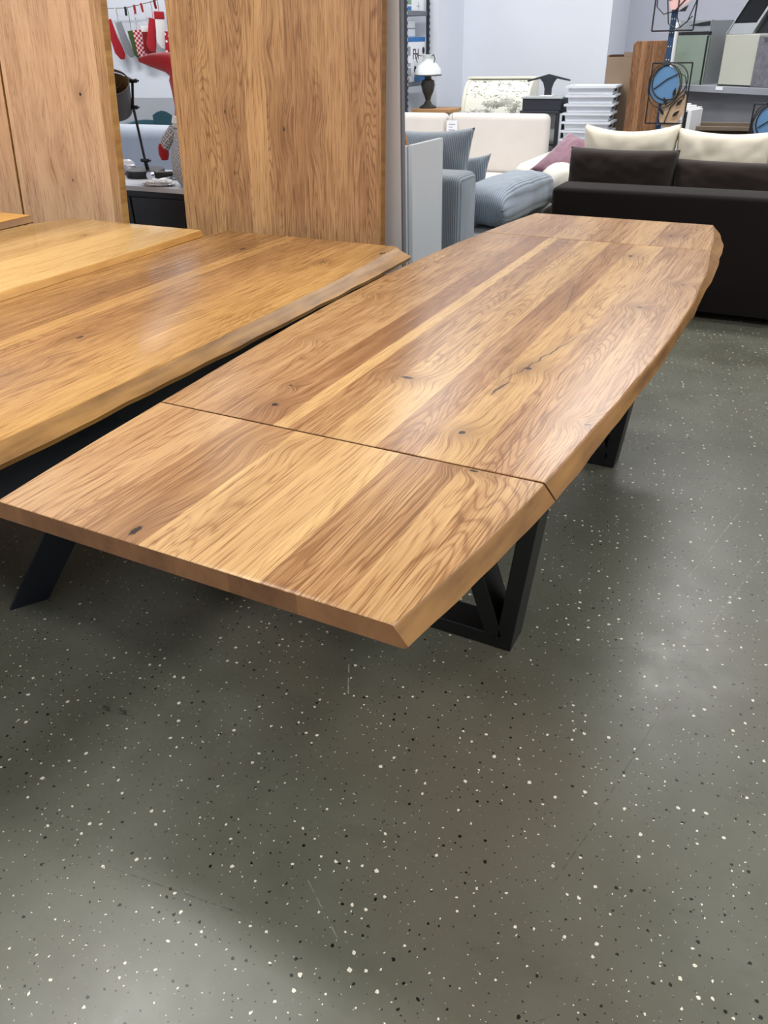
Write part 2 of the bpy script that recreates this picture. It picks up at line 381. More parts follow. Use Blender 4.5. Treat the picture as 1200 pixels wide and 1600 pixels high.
def interp(tab, y):
    if y <= tab[0][0]: return tab[0][1]
    for (a, va), (b, vb) in zip(tab, tab[1:]):
        if y <= b:
            k = (y-a)/(b-a); return va+(vb-va)*k
    return tab[-1][1]
def smooth_tab(tab, y):
    return (interp(tab, y-.09)+interp(tab, y-.045)+interp(tab, y)+interp(tab, y+.045)+interp(tab, y+.09))/5 if tab[0][0]+.1 < y < tab[-1][0]-.1 else interp(tab, y)
def slab(name, xl, xr, y0, y1, z1, th, flare, mats, parent, org, n=60, seed=0, wob=.0011, round_r=.006, under=.012, ch=.0012):
    """live-edge slab: xl/xr are tables of the upper outline (world coordinates); flare = outward lean of the bottom edge"""
    bm = bmesh.new(); secs = []
    ys = [y0, y0+ch]+[y0+(y1-y0)*(i/n) for i in range(1, n)]+[y1-ch, y1]
    for i, y in enumerate(ys):
        d = ch if i in (0, len(ys)-1) else 0
        L, R = smooth_tab(xl, y), smooth_tab(xr, y)
        fl = interp(flare, y)
        wl = wob*noise.noise(Vector((y*5, seed, 0)))*2; wr_ = wob*noise.noise(Vector((y*5, seed+7, 0)))*2
        wl2 = wob*noise.noise(Vector((y*9, seed+3, 0)))*3; wr2 = wob*noise.noise(Vector((y*9, seed+11, 0)))*3
        r = round_r
        right = [(R+wr_-r, z1-d), (R+wr_-r*.3, z1-r*.25-d*.5), (R+wr_+r*.25, z1-r), (R+wr_+fl*.5+wr2*.5, z1-th*.45),
                 (R+wr_+fl+wr2, z1-th+under*.6+d*.3), (R+wr_+fl-.004+wr2, z1-th+under*.15+d*.5), (R+wr_+fl-under+wr2, z1-th+d)]
        left = [(2*0+L+wl+r, z1-d), (L+wl+r*.3, z1-r*.25-d*.5), (L+wl-r*.25, z1-r), (L+wl-fl*.5+wl2*.5, z1-th*.45),
                (L+wl-fl+wl2, z1-th+under*.6+d*.3), (L+wl-fl+.004+wl2, z1-th+under*.15+d*.5), (L+wl-fl+under+wl2, z1-th+d)]
        pts = right+left[::-1]
        secs.append([bm.verts.new((x-org[0], y-org[1], z-org[2])) for x, z in pts])
    m = len(secs[0])
    for a, b in zip(secs, secs[1:]):
        for k in range(m):
            f = bm.faces.new((a[k], a[(k+1) % m], b[(k+1) % m], b[k]))
            f.material_index = 1 if (1 <= k <= 5 or 7 <= k <= 11) and k != 6 else 0
            f.smooth = True
    for s in (secs[0], secs[-1]):
        f = bm.faces.new(s); f.material_index = 2
    for k in range(m):
        for (s, s2) in ((secs[0], secs[1]), (secs[-1], secs[-2])):
            pass
    o = link(name, bm, mats, parent)
    me = o.data
    for p in me.polygons: p.use_smooth = True
    try: me.set_sharp_from_angle(angle=math.radians(35))
    except Exception: pass
    return o

T0 = (-.79, 2.25)
mainR = [(.765, -.400), (1.0, -.362), (1.252, -.331), (1.67, -.300), (2.1, -.272), (2.55, -.268), (2.95, -.285), (3.25, -.316), (3.5, -.336), (3.73, -.372)]
mainL = [(.765, -1.222), (1.0, -1.243), (1.252, -1.258), (1.67, -1.284), (2.1, -1.300), (2.55, -1.296), (2.95, -1.270), (3.25, -1.235), (3.5, -1.200), (3.73, -1.163)]
flare = [(.76, .022), (1.25, .022), (1.8, .012), (2.3, .006), (2.8, .012), (3.2, .034), (3.5, .040), (3.73, .030)]
tb = empty('dining_table', (T0[0], T0[1], 0), 'long extendable oak table with boat shaped top, black trapezoid leg frames, leaves fitted both ends', 'table')
rel = lambda L: [(x-T0[0], a, b) for x, a, b in L]
S_main = rel([(-1.40, .45, .5), (-1.215, .50, .3), (-1.125, .42, .35), (-1.034, .16, .1), (-.945, .86, .95), (-.907, .34, .55), (-.812, .66, .85), (-.692, .33, .2), (-.600, .74, .8), (-.491, .46, .15), (-.396, .50, .05), (-.34, .42, .1)])
K_main = [(-.796, 1.622, .022, .010, 1.0), (-.556, 1.389, .010, .012, 1.0), (-1.001, 1.349, .013, .014, .95), (-1.032, 1.462, .007, .007, .9), (-.550, 1.800, .016, .014, .9),
          (-.406, 2.423, .013, .010, .95), (-.328, 1.535, .016, .010, .75), (-1.169, 1.772, .012, .010, .6), (-1.209, 2.245, .012, .010, .7), (-.332, 2.725, .013, .012, .8), (-.574, 3.054, .016, .020, .8)]
C_main = [(-.585, 1.66, -.495, 2.12, .0022), (-.60, 2.30, -.66, 2.62, .0016), (-.575, 1.60, -.562, 1.70, .004)]
toR = lambda L: [(a-T0[0], b-T0[1], *r) for a, b, *r in L]
M_main = wood('oak_top_main', S_main, DK, LT, -.7, .7, knots=toR(K_main), cracks=[(a-T0[0], b-T0[1], c-T0[0], d-T0[1], w_) for a, b, c, d, w_ in C_main], seed=2.0)
S_near = rel([(-1.40, .50, .4), (-1.13, .55, .35), (-1.02, .34, .4), (-.880, .96, .9), (-.872, .70, .75), (-.763, .80, .7), (-.665, .92, .85), (-.636, .36, .5), (-.498, .58, .7), (-.44, .50, .6)])
M_near = wood('oak_top_near_leaf', S_near, DK, LT, -.7, .7, knots=toR([(-.913, .797, .010, .024, 1.0), (-.470, 1.241, .016, .006, .9), (-.90, 1.17, .020, .016, .55)]), seed=6.0, fig=.95)
S_far = rel([(-1.40, .5, .3), (-1.06, .34, .2), (-.94, .60, .5), (-.80, .42, .3), (-.66, .62, .5), (-.55, .46, .2), (-.43, .55, .3)])
M_far = wood('oak_top_far_leaf', S_far, DK, LT, -.7, .7, knots=toR([(-.50, 3.45, .016, .02, .8), (-.92, 3.5, .014, .02, .5)]), seed=11.0)
o3 = (T0[0], T0[1], 0)
slab('tabletop', mainL, mainR, 1.2553, 3.2480, .76, .040, flare, [M_main, M_live, M_end], tb, o3, seed=1)
slab('extension_leaf', mainL, mainR, .765, 1.2495, .76, .040, flare, [M_near, M_live, M_end], tb, o3, n=24, seed=1)
slab('extension_leaf', mainL, mainR, 3.2518, 3.73, .76, .040, flare, [M_far, M_live, M_end], tb, o3, n=24, seed=1)
def frame_bm(y0, y1):
    bm = bmesh.new(); c = 0.0
    zt = .719; bo, to, w_ = .305, .382, .046          # half widths bottom/top, profile width
    def bar(p, q, wp):                               # slanting bar between two (x,z) pairs, horizontal width wp
        prism(bm, [(p[0]-wp/2, p[1]), (p[0]+wp/2, p[1]), (q[0]+wp/2, q[1]), (q[0]-wp/2, q[1])], y1-y0, 'Y', y0, b=.003)
    for s in (-1, 1):
        bar((s*(bo-w_/2), 0), (s*(to-w_/2), zt), w_)
        bar((s*(bo-w_*1.1), .04), (s*.035, zt-.03), .052)
    box(bm, -bo+.02, bo-.02, y0+.001, y1-.001, .001, .046, b=.003)
    box(bm, -to+.02, to-.02, y0+.001, y1-.001, zt-.04, zt-.001, b=.003)
    return bm
for ya in (1.62, 2.82):
    link('leg_frame', frame_bm(ya-T0[1], ya-T0[1]+.10), M_black, tb)
bm = bmesh.new()
for x in (-.24, .24): box(bm, x-.02, x+.02, -1.28, 1.28, .68, .7195, b=.003)
link('extension_rail', bm, M_black, tb)

# ------------------------------------------------------------ neighbour tables at left
def plain_seams(x0, x1, n, sd, lo=.25, hi=.8):
    r = random.Random(sd); out = []; x = x0
    for i in range(n):
        out.append((x, r.uniform(lo, hi), r.uniform(.1, 1))); x += (x1-x0)/n*r.uniform(.7, 1.3)
    return out
def v_frame(bm, cx, y0, sgn, ct):
    """steel plates rising from two feet to the table edges; sgn flips the lean along the table"""
    for s in (1, -1):
        fx = -.025 if s > 0 else -.20
        u = Vector((s*.062, sgn*.094, 0)).normalized(); d = Vector((s*.40, sgn*.22, .719))
        nrm = u.cross(d).normalized()*.008
        a = Vector((fx, y0, 0)); b = a+u*.112
        vs = [bm.verts.new(p) for p in (a-nrm, b-nrm, b-nrm+d*.999, a-nrm+d*.999, a+nrm, b+nrm, b+nrm+d*.999, a+nrm+d*.999)]
        for v in vs:
            if v.co.z < 0: v.co.z = 0
            if v.co.z > .6: v.co.z = ct
            elif v.co.z < .05: v.co.z = 0
        for f in ((0, 1, 2, 3), (4, 5, 6, 7), (0, 1, 5, 4), (1, 2, 6, 5), (2, 3, 7, 6), (3, 0, 4, 7)): bm.faces.new([vs[i] for i in f])
A0 = (-1.90, 1.75, 0)
ta = empty('dining_table', A0, 'oak slab table with rounded live edge and angled steel plate legs, beside the long table', 'table')
aR = [(.6, -1.47), (.93, -1.428), (1.3, -1.422), (1.8, -1.418), (2.3, -1.418), (2.7, -1.432), (2.88, -1.452)]
aL = [(.6, -2.33), (2.6, -2.325), (2.88, -2.32)]
SA = [(x+1.9, a, b) for x, a, b in ((-2.5, .6, .8), (-2.30, .42, .4), (-2.14, .30, .3), (-1.99, .62, .8), (-1.92, .34, .35), (-1.80, .40, .4), (-1.70, .54, .6), (-1.60, .62, .8), (-1.52, .66, .85))]
KA = [(-2.015, 2.609, .012, .026, 1), (-2.374, 2.685, .014, .03, .8), (-1.79, 1.519, .010, .022, .9), (-1.74, 1.363, .010, .016, .6), (-1.667, 1.648, .014, .04, .5), (-1.781, 2.444, .012, .018, .6),
      (-1.601, 2.548, .008, .012, .9), (-1.455, 2.751, .014, .035, .8), (-2.08, 1.9, .014, .05, .7), (-1.95, 2.1, .012, .04, .5)]
M_A = wood('oak_top_slab', SA, (138, 98, 56), (208, 167, 110), -.7, .7, knots=[(a+1.9, b-1.75, *r) for a, b, *r in KA], seed=15.0, fig=.7, rough=.25)
M_liveA = liveedge('oak_live_edge_dark', (92, 60, 26), (188, 142, 80))
slab('tabletop', aL, aR, .6, 2.88, .76, .052, [(.6, .034), (1.4, .030), (2.3, .034), (2.88, .055)], [M_A, M_liveA, M_end], ta, A0, seed=21, round_r=.012, under=.028, ch=.006, wob=.0025)
for sgn, y in ((1, 1.137), (-1, 2.40)):
    bm = bmesh.new(); v_frame(bm, 0.0, y-1.75, sgn, .708); link('leg_frame', bm, M_navy, ta)
bm = bmesh.new(); box(bm, .25, .36, -1.05, 1.0, .545, .705, b=.004)  # dark plate under the edge, made deeper to black out the shaded gap
link('dark_gap_rail', bm, M_navy, ta)
bm = bmesh.new(); box(bm, -.04, .04, -.4, .42, .668, .7075, b=.004); box(bm, -.40, .40, -.48, -.38, .690, .7075); box(bm, -.40, .40, .30, .40, .690, .7075)
link('crossbar', bm, M_navy, ta)
B0 = (-2.87, 1.6, 0)
tB = empty('dining_table', B0, 'pale honey oak table with bright gloss patch, second table row beyond the slab table', 'table')
bR = [(.5, -2.36), (1.7, -2.352), (2.3, -2.35), (2.72, -2.356)]
bL = [(.5, -3.2), (1.6, -3.235), (2.5, -3.225), (2.62, -3.20), (2.77, -3.12)]
M_B = wood('honey_oak_top', [(x+2.87, a, b) for x, a, b in ((-3.5, .5, .8), (-3.3, .62, .8), (-3.16, .5, .8), (-3.0, .66, .9), (-2.84, .58, .9), (-2.72, .8, 1), (-2.6, .72, 1), (-2.5, .64, 1))], (164, 122, 72), (228, 196, 140), -.7, .7,
           knots=[(-.47+.02, .53, .008, .012, .9), (.10, .90, .008, .010, .9)], seed=19.0, fig=.4, rough=.14, contrast=.7)
M_liveB = liveedge('honey_oak_edge', (170, 118, 56), (226, 176, 104))
slab('tabletop', bL, bR, .5, 2.77, .778, .032, [(.5, .010), (2.77, .010)], [M_B, M_liveB, M_end], tB, B0, n=40, seed=31, wob=.001)
def simple_frame(par, hx, hy, zt):
    for s in (-1, 1):
        bm = bmesh.new()
        for q in (-1, 1): box(bm, q*hx-.03, q*hx+.03, s*hy-.03, s*hy+.03, 0, zt, b=.003)
        box(bm, -hx, hx, s*hy-.029, s*hy+.029, .001, .03); box(bm, -hx, hx, s*hy-.029, s*hy+.029, zt-.03, zt-.001)
        link('leg_frame', bm, M_black, par)
simple_frame(tB, .26, .7, .745)
C0 = (-3.75, 1.4, 0)
tC = empty('dining_table', C0, 'slightly taller oak table, only its far corner showing at the left edge', 'table')
M_C = wood('oak_top_corner', [(-.6, .5, .7), (-.3, .7, .9), (-.1, .5, .7), (.1, .7, .9), (.3, .6, .9)], (166, 112, 54), (232, 186, 112), -.7, .7, seed=23.0, fig=.4, contrast=.7)
slab('tabletop', [(.3, -4.2), (2.6, -4.2)], [(.3, -3.275), (2.5, -3.270), (2.65, -3.272)], .3, 2.655, .802, .036, [(.3, .012), (2.7, .012)], [M_C, M_live, M_end], tC, C0, n=30, seed=41, wob=.001)
simple_frame(tC, .3, .7, .765)

# ------------------------------------------------------------ leaning oak panels
def panel(name, x0, x1, h, base, dirv, th, mat, edge, label, group=None):
    """upright slab leaning back; base = (x,y) of the foot, dirv = lean in x and y per metre"""
    r = empty(name, (base[0], base[1], 0), label, 'table top', group=group)
    bm = bmesh.new()
    vs = box(bm, x0, x1, 0, th, 0, h, b=.004)
    for f in bm.faces:
        f.material_index = 1 if abs(f.normal.x) > .9 or abs(f.normal.z) > .9 else 0
    S = Matrix.Identity(4); S[0][2] = dirv[0]; S[1][2] = dirv[1]
    me_o = link('board', bm, [mat, edge], r)
    me_o.data.transform(Matrix.Rotation(-math.atan(dirv[1]), 4, 'X') @ Matrix.Rotation(math.atan(dirv[0]), 4, 'Y'))
    zmin = min(v.co.z for v in me_o.data.vertices)
    me_o.data.transform(Matrix.Translation((0, 0, -zmin)))
    return r, me_o
def one(r_o, label, cat):
    r, o = r_o
    o.parent = None; o.location = r.location; o.name = 'oak_tabletop'; tag(o, label, cat)
    bpy.data.objects.remove(r); return o
rs = random.Random(5)
def vseams(L, c): return [(x-c, a, b) for x, a, b in L]
# panel 2: between the gap and the white partition
c2 = -2.07
M_P2 = wood('oak_panel_middle', [(-.60, .48, .5), (-.40, .62, .6), (-.31, .46, .4), (-.22, .40, .35), (-.16, .72, .7), (-.06, .50, .5), (.04, .34, .3), (.12, .42, .4), (.23, .55, .4), (.33, .44, .2), (.46, .3, .3)],
            (138, 101, 66), (202, 165, 120), -.7, .7, along='Z', knots=[(-.27, 1.22, .012, .02, .7), (.03, 1.16, .012, .026, .7), (.17, 1.12, .010, .02, .5), (-.24, .98, .008, .02, .7), (-.05, 1.45, .008, .02, .5)], seed=27.0, fig=1.25, rough=.5)
one(panel('p', -.535, .495, 2.1, (c2, 2.91), (-.007, .084), .042, M_P2, M_live, ''), 'brown oak tabletop stood on end against the white partition, strong cathedral grain', 'table top')
M_P1 = wood('oak_panel_left', [(-.60, .62, .3), (-.40, .72, .25), (-.31, .56, .2), (-.20, .76, .3), (-.10, .62, .2), (.04, .74, .3), (.16, .60, .2), (.25, .78, .35), (.305, .25, .9)],
            (164, 126, 92), (226, 192, 156), -.7, .7, along='Z', knots=[(.18, 1.28, .010, .012, .9), (.0, 1.03, .008, .022, .6), (-.13, 1.15, .01, .03, .5), (.05, .9, .010, .02, .7), (.2, 1.2, .008, .02, .4), (-.1, .98, .008, .03, .5)], seed=33.0, fig=.6, rough=.5, contrast=.85)
one(panel('p', -.36, .345, 2.1, (-3.40, 2.935), (.018, .097), .045, M_P1, liveedge('oak_panel_edge', (140, 96, 44), (206, 158, 92)), ''), 'pale pinkish oak tabletop stood on end left of the gap, thick tan edge showing', 'table top')
M_P0 = wood('oak_panel_far_left', [(-.60, .62, .3), (.1, .70, .25), (.22, .58, .2), (.33, .66, .3)], (162, 124, 90), (222, 186, 148), -.7, .7, along='Z', seed=39.0, fig=.6, rough=.5, contrast=.85)
one(panel('p', -.50, .42, 2.1, (-4.187, 2.93), (.018, .097), .045, M_P0, M_live, ''), 'oak tabletop stood on end at the far left, partly cut off by the frame', 'table top')

# ------------------------------------------------------------ seen through the gap: cabinet, lamp, decorations
M_ltop = plain('pale_grey_top', (196, 200, 208), .35, var=.04)
M_blk2 = plain('black_cabinet_lacquer', (16, 17, 22), .35, var=.1)
cb = empty('cabinet', (-3.65, 3.98, 0), 'low black cabinet with pale grey top in the gap between the stood-up boards', 'cabinet')
bm = bmesh.new(); box(bm, -.78, .78, -.265, .30, 0, .735, b=.003); link('body', bm, M_blk2, cb)
bm = bmesh.new(); box(bm, -.80, .80, -.285, .315, .7365, .765, b=.003); link('countertop', bm, M_ltop, cb)
for s in (-1, 1):
    bm = bmesh.new(); box(bm, s*.39-.385, s*.39+.385, -.283, -.2665, .03, .70, b=.003); link('door', bm, M_blk2, cb)
M_shade_o = plain('grey_lamp_shade', (72, 70, 72), .55, var=.05)
M_shade_i = plain('bronze_shade_lining', (122, 94, 56), .45, var=.06)
M_chrome = plain('chrome', (200, 200, 205), .15, metal=1, var=.02)
lp = empty('desk_lamp', (-3.80, 4.02, .765), 'black jointed desk lamp with grey drum shade on the black cabinet', 'lamp')
bm = bmesh.new(); lathe(bm, [(.0, 0), (.115, 0), (.12, .006), (.12, .036), (.115, .042), (.0, .044)], 40); link('base', bm, M_black, lp, smooth=True)
bm = bmesh.new(); tube(bm, [(.02, 0, .04), (.02, -.01, .10)], .012); tube(bm, [(.02, -.01, .09), (.015, -.03, .40)], .008); tube(bm, [(.015, -.03, .40), (.045, -.03, .535)], .008)
link('pole', bm, M_black, lp, smooth=True)
for q in ((.02, -.01, .095), (.015, -.03, .39), (.045, -.03, .53)):
    bm = bmesh.new(); tube(bm, [(q[0]-.028, q[1], q[2]), (q[0]+.028, q[1], q[2])], .012); tube(bm, [(q[0]+.028, q[1], q[2]), (q[0]+.045, q[1], q[2])], .006)
    link('joint', bm, M_black, lp, smooth=True)
bm = bmesh.new(); tube(bm, [(.045, -.03, .535), (-.02, -.05, .565), (-.06, -.06, .575)], .006); link('upper_arm', bm, M_chrome, lp, smooth=True)
# shade: a drum whose open end tips toward the viewer
Ms = Matrix.Translation((-.065, -.10, .45)) @ Matrix.Rotation(math.radians(36), 4, Vector((.73, .68, 0)))
bm = bmesh.new()
lathe(bm, [(.100, -.09), (.110, .10), (.107, .10), (.097, -.09)], 48, M=Ms); link('lamp_shade', bm, [M_shade_o], lp, smooth=True)
bm = bmesh.new(); lathe(bm, [(.094, -.085), (.1055, .098), (.1045, .098), (.093, -.085)], 48, M=Ms); lin_o = link('shade_lining', bm, M_shade_i, lp, smooth=True)
bm = bmesh.new(); lathe(bm, [(.0, .0), (.032, .0), (.034, .07), (.024, .085), (.0, .12)], 24, M=Ms); link('bulb_holder', bm, M_black, lp, smooth=True)
bm = bmesh.new(); tube(bm, [tuple(Ms @ Vector((math.cos(a)*.101, math.sin(a)*.101, .03))) for a in (0, PI)], .003); tube(bm, [tuple(Ms @ Vector((math.cos(a)*.101, math.sin(a)*.101, .03))) for a in (PI/2, -PI/2)], .003); link('spider', bm, M_chrome, lp)
# clutter beside the lamp
M_plastic = plain('clear_plastic_wrap', (226, 226, 232), .3, var=.1, scale=30, bump=.5, bscale=60)
def crumple(w_, d, h, sd, n=26):
    bm = bmesh.new()
    bmesh.ops.create_icosphere(bm, subdivisions=4, radius=1)
    for v in bm.verts:
        q = v.co.copy(); k = 1+.35*noise.noise(q*2.2+Vector((sd, 0, 0)))+.18*noise.noise(q*6+Vector((0, sd, 0)))
        v.co = Vector((q.x*w_/2*k, q.y*d/2*k, max(0, (q.z*.6+.45)*h*k)))
    return bm
tag(link('plastic_bag', crumple(.24, .16, .075, 3), M_plastic, loc=(-4.06, 4.06, .765)), 'crumpled white plastic bag on the cabinet left of the lamp base', 'bag')
M_pinkw = plain('pinkish_wrap', (214, 198, 206), .4, var=.1, scale=30, bump=.5, bscale=60)
tag(link('plastic_wrap', crumple(.13, .12, .06, 8), M_pinkw, loc=(-3.94, 3.86, .765)), 'small pinkish ball of wrapping in front of the lamp base', 'wrapping')
M_flexw = plain('white_plastic', (232, 234, 238), .4, var=.03)
cl = empty('clip_lamp', (-3.53, 4.02, .765), 'small black clip lamp lying on the cabinet right of the lamp base', 'lamp')
bm = bmesh.new(); tube(bm, [(-.14, -.05, .02), (-.06, .02, .022), (.06, .02, .02), (.13, .06, .02)], [.02, .016, .018, .014]); link('body', bm, M_black, cl, smooth=True)
bm = bmesh.new(); tube(bm, [(.02, .02, .02), (.05, .02, .05), (.09, .02, .06), (.12, .02, .03)], .006); tube(bm, [(-.02, 0, .02), (-.02, -.08, .008), (.10, -.10, .006), (.13, -.12, .006)], .004); link('cable', bm, M_black, cl, smooth=True)
bm = bmesh.new(); lathe(bm, [(0, 0), (.022, 0), (.022, .03), (0, .03)], 20, M=Matrix.Translation((-.14, -.085, .024)) @ Matrix.Rotation(PI/2, 4, 'X')); link('bulb_ring', bm, M_chrome, cl, smooth=True)
tag(link('paper_packet', crumple(.20, .13, .03, 12), M_flexw, loc=(-3.47, 3.76, .765)), 'flat white packet on the cabinet by the edge of the brown board', 'packet')

# gnome plush with tall red hat
M_red = plain('red_felt', (172, 18, 34), .9, var=.12, bump=.3, bscale=300, sheen=.3)
M_dred = plain('dark_red_knit', (130, 10, 24), .9, var=.15, bump=.3, bscale=200)
M_fur = plain('white_fur', (236, 236, 238), .95, var=.08, scale=40, bump=.8, bscale=120)
def checks(name, a, b, sc=34, rot=.785):
    t = NT(name); mp = t.n('ShaderNodeMapping'); t.put(mp.inputs[0], t.obj()); mp.inputs['Rotation'].default_value = (0, rot, 0)
    X, Y, Z = t.sep(mp.outputs[0])
    fx = t.ma('ABSOLUTE', t.ma('SUBTRACT', t.ma('FRACT', t.ma('MULTIPLY', X, sc)), .5)); fz = t.ma('ABSOLUTE', t.ma('SUBTRACT', t.ma('FRACT', t.ma('MULTIPLY', Z, sc)), .5))
    d = t.ma('MAXIMUM', fx, fz); k = t.ma('MULTIPLY', t.ma('GREATER_THAN', d, .22), t.ma('LESS_THAN', d, .36))
    t.set(Base_Color=t.mix(k, lin(a), lin(b)), Roughness=.9); return t.m
M_chk = checks('grey_diamond_knit', (196, 198, 204), (104, 106, 114))
gn = empty('gnome_decoration', (-3.225, 3.86, .765), 'stuffed gnome with tall bent red hat and grey diamond knit body on the cabinet', 'decoration')
bm = bmesh.new(); lathe(bm, [(0, .0), (.12, .0), (.16, .06), (.155, .16), (.12, .28), (.09, .34), (0, .36)], 32); link('body', bm, M_chk, gn, smooth=True)
bm = bmesh.new(); lathe(bm, [(.07, .30), (.115, .31), (.125, .335), (.115, .365), (.07, .375)], 32); link('fur_trim', bm, M_fur, gn, smooth=True)
bm = bmesh.new(); tube(bm, [(0, 0, .35), (0, 0, .42), (-.02, 0, .50), (-.04, 0, .56), (-.06, 0, .605), (-.12, -.02, .625), (-.20, -.04, .635), (-.285, -.05, .64)], [.105, .095, .085, .078, .07, .05, .035, .012], 24); link('hat', bm, M_red, gn, smooth=True)
bm = bmesh.new(); tube(bm, [(-.10, -.06, .30), (-.15, -.08, .24), (-.165, -.09, .20)], [.03, .032, .028], 16); link('sleeve', bm, M_chk, gn, smooth=True)
bm = bmesh.new(); lathe(bm, [(0, -.05), (.02, -.045), (.03, -.015), (.028, .02), (.02, .04), (0, .045)], 20, c=(-.172, -.095, .185)); link('mitten', bm, M_red, gn, smooth=True)

# string of stockings in front of the far left wall
def cvt(px, y):      # positions along the string, worked out as room coordinates
    return -7.855+(px-155)*.0098
YS = 8.05
st = []
pts = [(-8.35, YS, 1.92), (-8.05, YS, 1.87), (-7.85, YS, 1.85), (-7.5, YS, 1.845), (-7.3, YS, 1.865), (-7.07, YS, 1.895), (-6.7, YS, 1.97), (-6.4, YS, 2.06)]
bm = bmesh.new(); tube(bm, pts, .004, 6); tag(link('string', bm, plain('brown_twine', (120, 112, 96), .9), None), 'thin twine strung along the white wall holding the stockings', 'string')
def string_z(x): return interp([(a, c) for a, b, c in pts], x)
M_grey = plain('grey_felt', (136, 138, 146), .9, bump=.3, bscale=200); M_green = plain('green_felt', (66, 86, 40), .9, bump=.3)
M_wf = plain('white_felt', (232, 230, 230), .9, bump=.3)
def redcheck(name, a, b, sc):
    t = NT(name); v = t.n('ShaderNodeTexChecker'); t.put(v.inputs[0], t.obj()); v.inputs[1].default_value = lin(a); v.inputs[2].default_value = lin(b); v.inputs[3].default_value = sc
    t.set(Base_Color=v.outputs[0], Roughness=.9); return t.m
M_rw = redcheck('red_white_check', (164, 22, 44), (226, 196, 200), 42)
def dots(name, a, b):
    t = NT(name); v = t.n('ShaderNodeTexVoronoi'); t.put(v.inputs['Vector'], t.obj()); v.inputs['Scale'].default_value = 24
    t.set(Base_Color=t.mix(t.ma('LESS_THAN', v.outputs['Distance'], .33), lin(a), lin(b)), Roughness=.9); return t.m
M_dots = dots('red_white_dots', (168, 20, 36), (236, 224, 224))
def stocking(px, ztop, L, wd, mats, label, cuff=True, tilt=0, foot=1, wide=1.0, group=None):
    x = cvt(px, 0)
    r = empty('christmas_stocking', (x, YS-.03, ztop), label, 'stocking', rz=math.radians(43))
    leg = [(-wd*.5, 0), (wd*.5, 0), (wd*.52, -L*.45), (wd*(.55+.55*foot), -L*.72), (wd*(.55+.65*foot), -L*.88), (wd*(.3+.4*foot), -L), (-wd*.1, -L*.97), (-wd*.55, -L*.80), (-wd*.5, -L*.5)]
    M = Matrix.Rotation(tilt, 4, 'Y')
    bm = bmesh.new(); prism(bm, leg, .03, 'Y', -.015, b=.008, M=M); link('leg_and_foot', bm, mats[0], r, smooth=True)
    if cuff:
        bm = bmesh.new(); box(bm, -wd*.56, wd*.56, -.02, .02, -L*.2, .005, b=.01, M=M); link('cuff', bm, mats[1], r, smooth=True)
    z = string_z(x)
    bm = bmesh.new(); tube(bm, [(0, 0, -.01), (.004, 0, (z-ztop)*.5), (0, 0, z-ztop)], .003, 6); link('hanging_loop', bm, mats[1] if cuff else mats[0], r)
    return r
def peg(px, mat, label):
    x = cvt(px, 0); z = string_z(x)
    bm = bmesh.new(); box(bm, -.008, .008, -.012, .012, -.075, .012, b=.002, M=Matrix.Rotation(random.uniform(-.15, .15), 4, 'Y'))
    return tag(link('clothes_peg', bm, mat, None, (x, YS, z), (0, 0, random.uniform(-.3, .3))), label, 'clothes peg')
stocking(163, 1.74, .42, .085, [M_red, M_red], 'leftmost stocking, long plain red felt hanging from the twine', cuff=False, tilt=-.2, foot=.3)
stocking(179, 1.71, .37, .075, [M_grey, M_dots], 'long slim grey felt stocking, second from left on the twine', cuff=False, tilt=-.22, foot=.2)
stocking(197, 1.625, .30, .085, [M_green, M_green], 'dark green stocking hanging left of the red and white checked one', cuff=False, tilt=-.15, foot=.5)
stocking(206, 1.63, .30, .10, [M_rw, M_rw], 'red and white checked stocking hanging mid twine', cuff=False, tilt=-.08, foot=.2)
stocking(221, 1.66, .29, .11, [M_dred, M_wf], 'deep red stocking with a wide white cuff', tilt=.02, foot=.15)
stocking(233, 1.73, .33, .09, [M_red, M_wf], 'bright red stocking tilted, hanging near the brown board', cuff=False, tilt=.25, foot=.2)
stocking(243, 1.79, .36, .10, [M_wf, M_red], 'white stocking with a broad red cuff, beside the brown board', tilt=.05, foot=.6)
stocking(254, 1.60, .26, .10, [M_dots, M_dots], 'red stocking with white dots, rightmost and lowest on the twine', cuff=False, tilt=.1, foot=.5)
for px, m, l in ((176, M_wf, 'pale clothes peg above the slim grey stocking'), (191, M_black, 'dark clothes peg above the green stocking'), (205, M_red, 'red clothes peg above the checked stocking'),
                 (216, M_red, 'red clothes peg above the white cuffed stocking'), (236, M_dred, 'dark red clothes peg close to the brown board, highest on the twine')):
    peg(px, m, l)

# pale sofa, board and teal chair behind the lamp
M_lgrey = plain('pale_blue_grey_velvet', (166, 174, 190), .8, var=.1, bump=.2, bscale=300, sheen=.3)
M_lgrey2 = plain('pale_grey_velvet', (190, 196, 206), .8, var=.08, sheen=.3)
sf = empty('sofa', (-4.75, 5.15, 0), 'pale blue-grey sofa seen behind the desk lamp in the gap', 'sofa')
bm = bmesh.new(); box(bm, -1.0, 1.0, -.75, .12, .08, .50, b=.05, seg=4); link('seat', bm, M_lgrey2, sf, smooth=True)
bm = bmesh.new(); box(bm, -1.0, 1.0, .0, .24, .30, .93, b=.09, seg=5); link('backrest', bm, M_lgrey, sf, smooth=True)
for a in (-.9, .9):
    for b in (-.65, .15):
        bm = bmesh.new(); box(bm, a-.03, a+.03, b-.03, b+.03, 0, .09); link('foot', bm, M_black, sf)
M_teal = plain('teal_velvet', (22, 76, 92), .7, var=.15, sheen=.3)
ch = empty('armchair', (-6.05, 6.65, 0), 'dark teal shell armchair, only its rim showing over the pale sofa', 'chair', rz=math.radians(-20))
bm = bmesh.new(); pr_ = []
